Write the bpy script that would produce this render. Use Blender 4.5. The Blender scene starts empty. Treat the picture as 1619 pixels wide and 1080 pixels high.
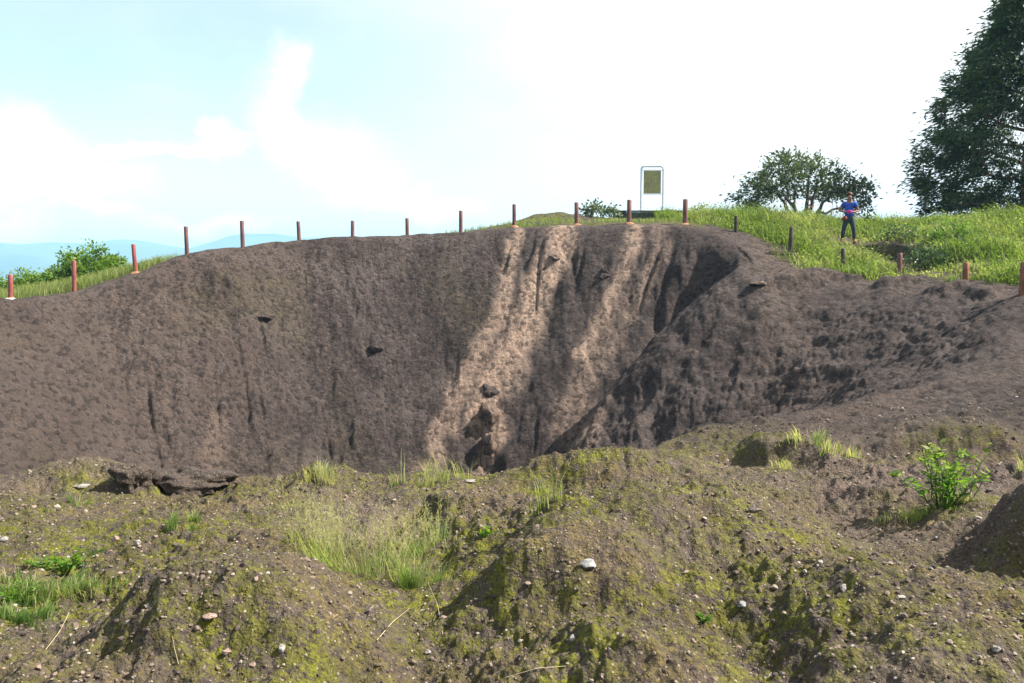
import bpy, bmesh, math, random
import numpy as np
from mathutils import Vector, Matrix

random.seed(7)
RNG = np.random.default_rng(11)
S = bpy.context.scene
COL = S.collection

# ------------------------------------------------------------------ camera, sky, sun, exposure
LENS = 32.0
PITCH = math.radians(4.97)
FPX = LENS / 36.0 * 1619.0
cam_data = bpy.data.cameras.new('camera')
cam_data.lens = LENS
cam_data.sensor_width = 36.0
cam_data.clip_start = 0.05
cam_data.clip_end = 40000
cam = bpy.data.objects.new('camera', cam_data)
COL.objects.link(cam)
cam.location = (0, 0, 0)
cam.rotation_euler = (math.radians(90) - PITCH, 0, 0)
S.camera = cam

SUN_AZ = math.radians(91)      # clockwise from the viewing direction
SUN_EL = math.radians(46)
SUN = Vector((math.sin(SUN_AZ) * math.cos(SUN_EL), math.cos(SUN_AZ) * math.cos(SUN_EL), math.sin(SUN_EL)))
sun_data = bpy.data.lights.new('sun', 'SUN')
sun_data.energy = 5.0
sun_data.angle = math.radians(0.55)
sun_data.color = (1.0, 0.955, 0.88)
sun = bpy.data.objects.new('sun', sun_data)
COL.objects.link(sun)
sun.rotation_euler = SUN.to_track_quat('Z', 'Y').to_euler()

S.view_settings.view_transform = 'Standard'
S.view_settings.look = 'None'
S.view_settings.gamma = 1.0
S.view_settings.use_curve_mapping = False
S.view_settings.exposure = 1.62
S.cycles.volume_bounces = 0
S.cycles.max_bounces = 8


class NT:
    """small helper for building node trees"""
    def __init__(self, tree):
        self.t = tree
        self.n = tree.nodes
        self.l = tree.links

    def node(self, kind, **kw):
        nd = self.n.new(kind)
        for k, v in kw.items():
            if k == 'ins':
                for key, val in v.items():
                    self.set(nd.inputs[key], val)
            else:
                setattr(nd, k, v)
        return nd

    def set(self, sock, val):
        if isinstance(val, bpy.types.NodeSocket):
            self.l.new(val, sock)
        else:
            sock.default_value = val

    def math(self, op, a, b=0.0, c=None, clamp=False):
        nd = self.n.new('ShaderNodeMath')
        nd.operation = op
        nd.use_clamp = clamp
        self.set(nd.inputs[0], a)
        self.set(nd.inputs[1], b)
        if c is not None:
            self.set(nd.inputs[2], c)
        return nd.outputs[0]

    def vmath(self, op, a, b=(0, 0, 0), out=0):
        nd = self.n.new('ShaderNodeVectorMath')
        nd.operation = op
        self.set(nd.inputs[0], a)
        self.set(nd.inputs[1], b)
        return nd.outputs[out]

    def noise(self, vec, scale, detail=4, rough=0.55, out=0, dist=0.0):
        nd = self.n.new('ShaderNodeTexNoise')
        self.set(nd.inputs['Vector'], vec)
        nd.inputs['Scale'].default_value = scale
        nd.inputs['Detail'].default_value = detail
        nd.inputs['Roughness'].default_value = rough
        nd.inputs['Distortion'].default_value = dist
        return nd.outputs[out]

    def remap(self, v, a, b, c=0.0, d=1.0, smooth=True):
        nd = self.n.new('ShaderNodeMapRange')
        nd.interpolation_type = 'SMOOTHSTEP' if smooth else 'LINEAR'
        self.set(nd.inputs[0], v)
        nd.inputs[1].default_value = a
        nd.inputs[2].default_value = b
        nd.inputs[3].default_value = c
        nd.inputs[4].default_value = d
        return nd.outputs[0]

    def mix(self, f, a, b, mode='MIX'):
        nd = self.n.new('ShaderNodeMix')
        nd.data_type = 'RGBA'
        nd.blend_type = mode
        nd.clamp_factor = True
        self.set(nd.inputs[0], f)
        self.set(nd.inputs[6], a)
        self.set(nd.inputs[7], b)
        return nd.outputs[2]

    def attr(self, name):
        nd = self.n.new('ShaderNodeAttribute')
        nd.attribute_name = name
        return nd.outputs['Fac']


def rgb(r, g, b):
    return (r, g, b, 1.0)


def direction(u, v):
    """unit direction in the world of a measured point of the photograph"""
    x = (u - 809.5) / FPX
    y = (540.0 - v) / FPX
    c, s = math.cos(PITCH), math.sin(PITCH)
    d = Vector((x, c + y * s, -s + y * c))
    return d.normalized()


def make_world():
    w = bpy.data.worlds.new('World')
    S.world = w
    w.use_nodes = True
    t = NT(w.node_tree)
    t.n.clear()
    out = t.node('ShaderNodeOutputWorld')
    bg = t.node('ShaderNodeBackground')
    bg.inputs['Strength'].default_value = 0.094
    sky = t.node('ShaderNodeTexSky')
    sky.sky_type = 'NISHITA'
    sky.sun_disc = False
    sky.sun_elevation = SUN_EL
    sky.sun_rotation = SUN_AZ
    sky.air_density = 1.0
    sky.dust_density = 2.0
    sky.ozone_density = 1.0
    tc = t.node('ShaderNodeTexCoord')
    d = tc.outputs['Generated']
    # ragged edges of the clouds
    wn = t.noise(d, 9.0, 6, 0.62, out=1)
    warp = t.vmath('SCALE', t.vmath('SUBTRACT', wn, (0.5, 0.5, 0.5)))
    warp.node.inputs['Scale'].default_value = 0.13
    wd = t.vmath('ADD', d, warp)
    blobs = None
    for (u, v, rx, rz) in ((40, 235, 85, 55), (110, 285, 95, 40), (10, 290, 80, 45), (440, 120, 33, 45),
                           (415, 175, 42, 45), (440, 225, 42, 50), (520, 245, 85, 50), (560, 285, 70, 36),
                           (20, 365, 70, 22), (330, 350, 90, 16), (640, 325, 130, 20), (250, 225, 130, 14), (150, 340, 70, 10)):
        c = direction(u, v)
        df = t.vmath('MULTIPLY', t.vmath('SUBTRACT', wd, tuple(c)), (FPX / rx, FPX / rx, FPX / rz))
        ln = t.vmath('LENGTH', df, out=1)
        b = t.remap(ln, 1.45, 0.25)
        blobs = b if blobs is None else t.math('MAXIMUM', blobs, b)
    # the same sort of broken cloud goes on all round the sky
    st = t.vmath('MULTIPLY', d, (1.0, 1.0, 2.2))
    cn = t.noise(st, 2.3, 8, 0.58, dist=0.3)
    wide = t.remap(cn, 0.58, 0.76)
    sd = t.vmath('DOT_PRODUCT', d, tuple(SUN), out=1)
    veil_sun = t.remap(sd, -0.08, 0.40)
    z = t.node('ShaderNodeSeparateXYZ', ins={0: d}).outputs[2]
    low = t.remap(z, 0.20, -0.02)
    thin = t.remap(t.noise(st, 4.5, 7, 0.6), 0.35, 0.75, 0.20, 0.62)
    veil = t.math('ADD', t.math('MULTIPLY', thin, t.remap(sd, -0.3, 0.4, 0.3, 1.0)), t.math('MULTIPLY', veil_sun, 0.8))
    veil = t.math('ADD', veil, t.math('MULTIPLY', low, 0.35), clamp=True)
    behind = t.remap(sd, 0.55, 0.25)      # broken cloud away from the sun
    cl = t.math('MAXIMUM', t.math('MULTIPLY', blobs, 0.85), t.math('MULTIPLY', wide, t.math('MULTIPLY', behind, 0.45)))
    base = t.mix(veil, sky.outputs[0], rgb(4.05, 4.2, 4.3))
    col = t.mix(cl, base, rgb(4.6, 4.6, 4.6))
    t.l.new(col, bg.inputs['Color'])
    t.l.new(bg.outputs[0], out.inputs['Surface'])


make_world()

# ------------------------------------------------------------------ object helpers
def tag(o, label=None, cat=None, group=None, kind=None):
    if label: o['label'] = label
    if cat: o['category'] = cat
    if group: o['group'] = group
    if kind: o['kind'] = kind
    return o


def empty(name, loc, label, cat, group=None, rz=0.0):
    o = bpy.data.objects.new(name, None)
    COL.objects.link(o)
    o.location = loc
    o.rotation_euler = (0, 0, rz)
    o.empty_display_size = 0.2
    return tag(o, label, cat, group)


def link_mesh(name, me, parent=None, loc=None):
    o = bpy.data.objects.new(name, me)
    COL.objects.link(o)
    if parent is not None: o.parent = parent
    if loc is not None: o.location = loc
    return o


def mesh_np(name, verts, faces, mat, attrs=None, smooth=True):
    """mesh from arrays: every face has the same number of corners"""
    verts = np.asarray(verts, np.float32).reshape(-1, 3)
    faces = np.asarray(faces, np.int32)
    k = faces.shape[1]
    me = bpy.data.meshes.new(name)
    me.vertices.add(len(verts))
    me.vertices.foreach_set('co', verts.ravel())
    me.loops.add(faces.size)
    me.loops.foreach_set('vertex_index', faces.ravel())
    me.polygons.add(len(faces))
    me.polygons.foreach_set('loop_start', np.arange(0, faces.size, k, dtype=np.int32))
    me.polygons.foreach_set('loop_total', np.full(len(faces), k, np.int32))
    me.update(calc_edges=True)
    if not smooth:
        me.shade_flat()
    for an, av in (attrs or {}).items():
        a = me.attributes.new(an, 'FLOAT', 'POINT')
        a.data.foreach_set('value', np.asarray(av, np.float32).ravel())
    if mat is not None:
        me.materials.append(mat)
    return me


def mesh_bm(name, bm, mat, smooth=True):
    me = bpy.data.meshes.new(name)
    bm.normal_update()
    bm.to_mesh(me)
    bm.free()
    me.materials.append(mat)
    if smooth:
        me.shade_smooth()
    else:
        me.shade_flat()
    return me


# ------------------------------------------------------------------ noise
_perm = np.random.default_rng(5).permutation(256).astype(np.int32)
_perm = np.concatenate([_perm, _perm])
_ga = np.linspace(0, 2 * np.pi, 32, endpoint=False)
_gx = np.cos(_ga).astype(np.float32)
_gy = np.sin(_ga).astype(np.float32)


def pnoise(x, y):
    x = np.asarray(x, np.float32); y = np.asarray(y, np.float32)
    xf = np.floor(x); yf = np.floor(y)
    xi = xf.astype(np.int32) & 255; yi = yf.astype(np.int32) & 255
    fx = x - xf; fy = y - yf
    u = fx * fx * fx * (fx * (fx * 6 - 15) + 10)
    v = fy * fy * fy * (fy * (fy * 6 - 15) + 10)
    xi1 = (xi + 1) & 255; yi1 = (yi + 1) & 255

    def g(ix, iy, dx, dy):
        h = _perm[_perm[ix] + iy] & 31
        return _gx[h] * dx + _gy[h] * dy
    n00 = g(xi, yi, fx, fy); n10 = g(xi1, yi, fx - 1, fy)
    n01 = g(xi, yi1, fx, fy - 1); n11 = g(xi1, yi1, fx - 1, fy - 1)
    a = n00 + u * (n10 - n00)
    b = n01 + u * (n11 - n01)
    return (a + v * (b - a)) * 1.5


def fbm(x, y, octaves=3, gain=0.5, ox=0.0):
    r = 0; a = 1.0
    for i in range(octaves):
        r = r + a * pnoise(x * 2.03 ** i + 17.3 * i + ox, y * 2.03 ** i - 9.1 * i + ox * 1.7)
        a *= gain
    return r


def sstep(a, b, x):
    t = np.clip((x - a) / (b - a), 0, 1)
    return t * t * (3 - 2 * t)


# ------------------------------------------------------------------ the lie of the land (metres, eye of the camera = origin)
def at(u, v, d):
    """survey point: bearing and height angle from the photograph, forward distance d"""
    k = direction(u, v)
    s = d / k.y
    return (k.x * s, d, k.z * s)


# crater edge: bearing, height, distance, steepness of the wall below it
EDGE = [at(17, 474, 27) + (0.85,), at(118, 461, 29) + (0.95,), at(216, 434, 30) + (1.15,), at(298, 401, 31) + (1.3,),
        at(386, 389, 32) + (1.4,), at(475, 380, 33) + (1.5,), at(559, 375, 33.5) + (1.55,), at(645, 372, 34) + (1.55,),
        at(729, 367, 34) + (1.4,), at(813, 363, 34) + (1.28,), at(911, 359, 33.5) + (1.2,), at(993, 357, 33) + (1.15,),
        at(1081, 361, 32) + (1.15,), at(1130, 370, 31.2) + (1.35,), at(1172, 392, 30.2) + (1.45,), at(1200, 432, 28.6) + (1.1,), at(1216, 450, 27.2) + (0.7,),
        at(1330, 456, 26.2) + (0.46,), at(1430, 462, 24.6) + (0.40,), at(1560, 474, 22.2) + (0.38,), at(1640, 500, 18.8) + (0.40,),
        at(1605, 548, 16.3) + (0.42,), at(1540, 592, 14) + (0.46,), at(1420, 622, 12.7) + (0.52,), at(1300, 652, 11.6) + (0.7,),
        at(1200, 670, 10.9) + (0.8,), at(1070, 698, 10.1) + (0.9,), at(900, 748, 9.0) + (1.0,), at(760, 752, 8.7) + (1.1,), at(560, 754, 8.6) + (1.1,),
        at(390, 760, 8.5) + (1.1,), at(180, 752, 8.6) + (1.1,), at(0, 755, 8.6) + (1.0,), (-7.5, 9.2, -2.0, 1.0), (-11.5, 11.5, -2.0, 0.8),
        (-15.0, 16, -1.9, 0.7), (-16.2, 21.5, -1.6, 0.75)]
EDGE = np.array(EDGE, float)


def closed_spline(p, n):
    m = len(p)
    out = []
    per = n // m + 1
    for i in range(m):
        a, b, c, d = p[i - 1], p[i], p[(i + 1) % m], p[(i + 2) % m]
        for k in range(per):
            t = k / per
            out.append(0.5 * ((2 * b) + (c - a) * t + (2 * a - 5 * b + 4 * c - d) * t * t + (3 * b - a - 3 * c + d) * t ** 3))
    return np.array(out)


RIM = closed_spline(EDGE, 240)
_tan = np.roll(RIM[:, :2], -1, 0) - np.roll(RIM[:, :2], 1, 0)
_tan /= np.linalg.norm(_tan, axis=1)[:, None]
_area = 0.5 * np.sum(RIM[:, 0] * np.roll(RIM[:, 1], -1) - RIM[:, 1] * np.roll(RIM[:, 0], -1))
RIM_IN = np.stack([-_tan[:, 1], _tan[:, 0]], 1) * (1 if _area > 0 else -1)    # points into the crater
RIM_LEN = np.concatenate([[0], np.cumsum(np.linalg.norm(np.diff(RIM[:, :2], axis=0), axis=1))])

CTRL = [tuple(e[:3]) for e in EDGE]
CTRL += [(-5, 2.5, -1.72), (0, 2.5, -1.72), (5, 2.5, -1.6), (-5, 5.5, -1.78), (0, 5.5, -1.82), (5, 5.5, -1.72), (8.5, 8.5, -1.6), (11, 12, -1.3),
         (0, -3, -1.65), (0, -15, -1.6), (-15, -12, -1.9), (15, -12, -1.4), (-18, 4, -2.1), (-9, 5, -1.95), (17, 5, -1.0), (14, 17, -0.8),
         (-20, 16, -2.6), (-22, 24, -2.4), at(17, 467, 33), at(118, 455, 34), at(205, 434, 34.5), (-14.5, 40, -1.6), (-9, 41, -1.0), (-3, 41, 0.3), (-22, 45, -5), (-8, 55, -3), (-30, 30, -5)]
CTRL += [at(813, 354, 37), at(880, 350, 37.5), at(993, 352, 38), at(1081, 350, 38), at(1030, 349, 46), at(850, 352, 42),
         at(1165, 358, 33.5), at(1250, 358, 36), at(1250, 391, 31), at(1245, 425, 28.6), at(1338, 391, 32.6), at(1360, 388, 40),
         at(1410, 362, 35), at(1500, 356, 36), at(1619, 349, 35), at(1780, 340, 35), at(1450, 420, 28.5), at(1525, 449, 24.2),
         at(1540, 408, 28), at(1617, 466, 20.8), at(1660, 410, 27), at(1780, 430, 22), at(1260, 358, 45), at(1610, 346, 43), at(1750, 345, 45),
         (5, 58, 1.5), (20, 58, 1.4), (33, 50, 1.8)]
CTRL = np.array(CTRL, float)


def _phi(r2):
    return 0.5 * r2 * np.log(r2 + 1e-6)


def _solve_rbf():
    P = CTRL[:, :2]
    n = len(P)
    r2 = ((P[:, None] - P[None]) ** 2).sum(2)
    A = np.zeros((n + 3, n + 3))
    A[:n, :n] = _phi(r2) + np.eye(n) * 0.12
    A[:n, n] = 1; A[:n, n + 1:] = P
    A[n, :n] = 1; A[n + 1:, :n] = P.T
    b = np.zeros(n + 3); b[:n] = CTRL[:, 2]
    return np.linalg.solve(A, b)


_W = _solve_rbf()


def lid(x, y):
    """ground without the crater"""
    z = np.full(x.shape, _W[-3]) + _W[-2] * x + _W[-1] * y
    for (px, py, _), w in zip(CTRL, _W[:-3]):
        r2 = (x - px) ** 2 + (y - py) ** 2
        z += w * 0.5 * r2 * np.log(r2 + 1e-6)
    return z


# hummocks: bearing, height line of the summit, distance, height, half widths (left, right, near, far), rotation
HUMPS = [
    (340, 4.35, 0.31, 0.50, 0.75, 0.40, 0.80, -0.1), (840, 4.75, 0.37, 0.26, 0.75, 0.28, 0.9, -0.3), (1060, 5.9, 0.34, 1.1, 0.85, 0.75, 0.8, -0.5),
    (1190, 5.7, 0.10, 0.6, 0.8, 0.8, 0.7, -0.6), (960, 8.35, 0.31, 0.75, 0.85, 0.45, 0.6, 0.0), (1500, 3.75, 0.24, 0.55, 0.7, 0.5, 0.8, 0.2),
    (1330, 4.5, 0.10, 0.7, 0.7, 0.6, 0.6, 0.0), (1690, 5.35, 0.50, 0.26, 1.0, 0.34, 0.8, -0.2), (1490, 8.9, 0.30, 0.55, 0.9, 0.30, 0.9, -0.3),
    (1245, 8.9, 0.24, 0.48, 0.46, 0.13, 0.6, -0.6), (100, 8.2, 0.20, 0.55, 0.6, 0.40, 0.6, 0.0), (500, 8.3, 0.14, 0.3, 0.35, 0.3, 0.4, 0.0),
    (690, 8.1, 0.08, 0.3, 0.5, 0.3, 0.5, 0.0), (700, 6.7, 0.16, 0.08, 0.55, 0.5, 0.5, 0.2), (960, 3.85, 0.15, 0.14, 0.45, 0.16, 0.4, -0.3),
    (625, 4.0, -0.22, 0.45, 0.4, 0.7, 0.8, 0.0), (1330, 7.0, -0.12, 0.7, 0.6, 0.6, 0.7, 0.0), (1470, 6.0, -0.22, 0.6, 0.5, 0.6, 0.9, -0.3), (-20, 4.3, -0.20, 0.6, 0.6, 0.6, 0.7, 0.0), (1250, 3.8, -0.15, 0.4, 0.4, 0.4, 0.5, 0.0), (1090, 3.5, 0.08, 0.4, 0.4, 0.3, 0.4, 0.0), (30, 5.4, -0.10, 0.8, 0.6, 0.6, 0.6, 0.0),
    (610, 5.1, -0.13, 0.55, 0.4, 0.6, 0.9, 0.0), (1150, 10.0, 0.10, 0.5, 0.6, 0.3, 0.5, 0.0), (1560, 12.5, 0.16, 0.6, 1.2, 0.6, 0.9, 0.0),
    (1600, 10.2, 0.12, 0.5, 1.2, 0.5, 0.9, 0.0), (1560, 17.2, 0.25, 0.5, 1.0, 0.5, 1.0, 0.0),
    (1270, 27.0, 0.40, 1.3, 1.6, 0.35, 0.8, 0.0), (1500, 23.6, 0.30, 0.5, 0.6, 0.3, 0.5, 0.0), (1420, 25.3, 0.30, 0.6, 0.7, 0.3, 0.5, 0.0),
    (1370, 19.5, 0.25, 0.6, 1.3, 0.8, 1.0, 0.3), (1180, 20.0, 0.28, 0.5, 1.0, 0.7, 1.0, 0.0), (1560, 22.8, 0.25, 0.4, 0.5, 0.3, 0.5, 0.0),
    (850, 40.5, 0.35, 1.6, 1.8, 1.4, 1.4, 0.0),
]
SPUR = np.array([(6.3, 28.4), (4.7, 27.4), (2.8, 26.0), (1.2, 24.6)])    # rubble filling the corner under the scoop

BUTTRESS = []     # ribs of the wall beside the clay streaks, filled in once the streaks are surveyed
SCOOPS = [(5.9, 29.5, 1.5, 1.1, 0.9), (-1.05, 28.4, 0.5, 0.8, 0.5), (3.1, 25.6, 0.7, 0.7, 0.40)]


def seg_dist(x, y, pts):
    best = np.full(x.shape, 1e9); tt = np.zeros(x.shape)
    n = len(pts) - 1
    for i in range(n):
        a = pts[i]; b = pts[i + 1]
        ab = b - a
        t = np.clip(((x - a[0]) * ab[0] + (y - a[1]) * ab[1]) / (ab @ ab), 0, 1)
        d = np.hypot(x - a[0] - t * ab[0], y - a[1] - t * ab[1])
        m = d < best
        best = np.where(m, d, best)
        tt = np.where(m, (i + t) / n, tt)
    return best, tt


def rim_query(x, y):
    """signed distance inside the rim (+ inside), steepness, length along the rim"""
    n = len(x)
    sd = np.empty(n); sl = np.empty(n); tl = np.empty(n)
    C = RIM[:, :2].astype(np.float32)
    SL = RIM[:, 3].astype(np.float32)
    for i in range(0, n, 60000):
        px = x[i:i + 60000].astype(np.float32)[:, None]; py = y[i:i + 60000].astype(np.float32)[:, None]
        d2 = (px - C[None, :, 0]) ** 2 + (py - C[None, :, 1]) ** 2
        k = d2.argmin(1)
        w = 1.0 / (d2 + 2.5) ** 2
        ws = w.sum(1)
        sl[i:i + 60000] = (w @ SL) / ws
        # smooth coordinate along the rim from the two neighbours
        qx = px[:, 0] - C[k, 0]; qy = py[:, 0] - C[k, 1]
        side = qx * RIM_IN[k, 0] + qy * RIM_IN[k, 1]
        along = qx * _tan[k, 0] + qy * _tan[k, 1]
        dm = np.sqrt(d2[np.arange(len(k)), k])
        dm = np.where(dm < 0.6, np.abs(side) * (1 - dm / 0.6) + dm * (dm / 0.6), dm)
        sd[i:i + 60000] = np.where(side > 0, dm, -dm)
        tl[i:i + 60000] = RIM_LEN[k] + np.clip(along, -0.15, 0.15)
    return sd, sl, tl


def land(x, y, fine=True):
    x = np.asarray(x, float).ravel(); y = np.asarray(y, float).ravel()
    r = np.hypot(x, y)
    k = np.minimum(1.0, 58.0 / np.maximum(r, 1e-3))
    xc = x * k; yc = y * k
    z = lid(xc, yc)
    near = r < 60
    sd = np.full(x.shape, -6.0); sl = np.ones(x.shape); tl = np.zeros(x.shape)
    idx = np.where(near & (y > 3))[0]
    if len(idx):
        sd[idx], sl[idx], tl[idx] = rim_query(x[idx], y[idx])
    wx = x + 0.30 * fbm(x * 0.9, y * 0.9, 2, ox=3.0) * sstep(14, 20, r) + 0.09 * fbm(x * 2.6, y * 2.6, 2, ox=31.0) + 0.025 * fbm(x * 8, y * 8, 2, ox=33.0)
    wy = y + 0.30 * fbm(x * 0.9, y * 0.9, 2, ox=7.0) * sstep(14, 20, r) + 0.09 * fbm(x * 2.6, y * 2.6, 2, ox=37.0) + 0.025 * fbm(x * 8, y * 8, 2, ox=39.0)
    # eroded cut bank beside the footpath on the right
    bx, by, _ = at(1400, 400, 30)
    sx, sy = x - bx, y - by
    z += 0.55 * sstep(-0.15, 0.25, sx * 0.93 + sy * 0.36 + 0.3 * pnoise(x * 1.3, y * 1.3)) * np.exp(-((sx - 1.0) / 2.2) ** 2 - (sy / 2.4) ** 2)
    # hummocks of weathered laterite
    for (u, d, h, wl, wr, wn, wf, rot) in HUMPS:
        cx = (u - 809.5) / FPX * d
        m = (np.abs(x - cx) < 6) & (np.abs(y - d) < 6)
        if not m.any(): continue
        ax = wx[m] - cx; ay = wy[m] - d
        c, s = math.cos(rot), math.sin(rot)
        ex = ax * c + ay * s; ey = -ax * s + ay * c
        q = (ex / np.where(ex < 0, wl, wr)) ** 2 + (ey / np.where(ey < 0, wn, wf)) ** 2
        z[m] += h * np.exp(-q ** (1.35 if h > 0 else 1.0) * 0.85)
    # the crater
    s = np.maximum(sd + (0.28 - 0.16 * sstep(22, 28, y) * sstep(-6, -3, x)) * fbm(x * 0.5, y * 0.5, 3, ox=11.0) * sstep(5, 16, y), 0)
    lip = 0.45
    se = np.sqrt(s * s + lip * lip) - lip
    wall = z - sl * se
    floor = -7.6 + 0.25 * pnoise(x * 0.25, y * 0.25)
    kk = 0.7
    h = np.clip(0.5 + 0.5 * (wall - floor) / kk, 0, 1)
    zc = floor + (wall - floor) * h + kk * h * (1 - h)
    inside = sstep(0.0, 1.2, s)
    # spur between the scoop under the rim and the long right-hand wall
    dd, tt = seg_dist(wx, wy, SPUR)
    zc += np.where(sd > 0, (0.75 + 0.5 * tt) * np.exp(-(dd / 1.7) ** 2), 0) * sstep(0.0, 0.8, s)
    # scoop under the right end of the far rim
    for (cx, cy, rx, ry, dp) in SCOOPS:
        zc -= dp * np.exp(-(((wx - cx) / rx) ** 2 + ((wy - cy) / ry) ** 2) ** 2) * (sd > 0)
    for pts, w0, w1, amp in BUTTRESS:
        m = (sd > 0) & (x > pts[:, 0].min() - 3) & (x < pts[:, 0].max() + 3) & (y > pts[:, 1].min() - 2)
        if not m.any(): continue
        dd, tt = seg_dist(wx[m], wy[m], pts)
        xl = np.interp(wy[m], pts[::-1, 1], pts[::-1, 0])
        e = np.where(wx[m] > xl, dd, -dd) / (w0 + (w1 - w0) * tt)
        zc[m] += -amp * 1.6 * e * np.exp(-e * e * 0.8) * sstep(0.0, 1.0, s[m])
    # runnels down the far wall
    far = sstep(15, 24, y) * inside
    run = pnoise(tl * 0.55, s * 0.16) * 0.6 + pnoise(tl * 1.5 + 40, s * 0.30) * 0.4
    zc += far * (-0.20 * np.maximum(0.10 - np.abs(run), 0) / 0.10 * sstep(0.85, 1.3, sl) * sstep(0.0, 0.5, pnoise(tl * 0.21 + 5, s * 0.35)) + 0.06 * run)
    z = np.where(s > 0, zc, z)
    # dark slit beside the wispy grass
    td, _ = seg_dist(x + 0.03 * pnoise(x * 9, y * 9), y, np.array([(-0.86, 6.35), (-0.80, 6.75), (-0.70, 7.25)]))
    z -= 0.30 * np.exp(-(td / 0.055) ** 4)
    # clods and grit
    if fine:
        soft = 1 - 0.55 * sstep(-5, -2.5, x) * sstep(24, 27, y) * (sd > 0)
        g = sstep(8.5, 14, r) * np.maximum(inside, 0.65 * sstep(-3.0, 0.0, sd) * sstep(30, 26, y)) * (r < 60)
        side = 0.15 + 0.75 * sstep(0.7, 1.1, sl)
        q = fbm(x * 0.55, y * 0.55, 3, 0.55, ox=50.0)
        z += g * soft * (0.12 * q + (0.10 * side * fbm(x * 1.9 + 0.3 * y, y * 1.6, 2, 0.6, ox=21.0)
                  - 0.10 * side * np.abs(pnoise(x * 1.1 + y * 0.4, y * 1.5 + 60)) + (0.022 + 0.055 * side) * fbm(x * 3.6, y * 3.6, 2, 0.65, ox=29.0) + (1 - side) * 0.055 * fbm(tl * 0.35, s * 2.8, 2, 0.6, ox=12.0) + 0.03 * fbm(x * 9, y * 9, 2, 0.7, ox=95.0) + 0.05 * np.abs(pnoise(x * 2.7 + 9, y * 3.3))))
        n = (r < 16) * (1 - 0.6 * sstep(9, 16, r))
        clod = fbm(x * 6.5, y * 6.5, 2, 0.6, ox=71.0)
        rough = 0.5 + 0.5 * sstep(-0.3, 0.4, fbm(x * 0.7, y * 0.7, 2, ox=83.0))
        z += n * (0.055 * fbm(x * 1.6, y * 1.6, 3, 0.5, ox=5.0) + rough * (0.034 * clod + 0.020 * fbm(x * 19, y * 19, 2, 0.65, ox=90.0)
                  + 0.035 * np.maximum(0, pnoise(x * 10 + 5, y * 10) - 0.1) - 0.05 * np.maximum(0, pnoise(x * 4.3, y * 4.3 + 77) - 0.3)))
        z += (1 - g) * (1 - n) * (r < 80) * 0.06 * fbm(x * 0.8, y * 0.8, 3, ox=41.0)
    # hilltop falls away to the plain
    fall = sstep(60, 1100, r)
    z = z + fall * (-150 - z + 6 * fbm(x * 0.004, y * 0.004, 3, ox=1.0)) - 0.12 * np.clip(r - 58, 0, 200) * (1 - fall)
    return z, sd, sl, tl


RAY = np.concatenate([np.arange(2.5, 12, 0.02), np.arange(12, 62, 0.05)])


def spot(u, v, after=0.0):
    """first ground point on a line of sight measured in the photograph"""
    k = direction(u, v)
    hx = math.hypot(k.x, k.y)
    rr = RAY[RAY > after]
    X = k.x / hx * rr; Y = k.y / hx * rr
    Z, *_ = land(X, Y)
    below = np.where(Z > k.z / hx * rr)[0]
    i = below[0] if len(below) else len(rr) - 1
    return Vector((X[i], Y[i], Z[i]))


def ground_z(x, y):
    return float(land(np.array([x]), np.array([y]))[0][0])


def gpos(u, d):
    x = (u - 809.5) / FPX * d
    return Vector((x, d, ground_z(x, d)))


# ------------------------------------------------------------------ materials
def new_mat(name):
    m = bpy.data.materials.new(name)
    m.use_nodes = True
    t = NT(m.node_tree)
    t.n.clear()
    out = t.node('ShaderNodeOutputMaterial')
    return m, t, out


def principled(t, out, color, rough=0.9, normal=None, metallic=0.0, spec=0.3):
    b = t.node('ShaderNodeBsdfPrincipled')
    t.set(b.inputs['Base Color'], color)
    t.set(b.inputs['Roughness'], rough)
    b.inputs['Metallic'].default_value = metallic
    b.inputs['Specular IOR Level'].default_value = spec
    if normal is not None: t.set(b.inputs['Normal'], normal)
    t.l.new(b.outputs[0], out.inputs['Surface'])
    return b


def bump(t, h, strength, dist):
    nd = t.node('ShaderNodeBump')
    nd.inputs['Strength'].default_value = strength
    nd.inputs['Distance'].default_value = dist
    t.set(nd.inputs['Height'], h)
    return nd.outputs[0]


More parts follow.
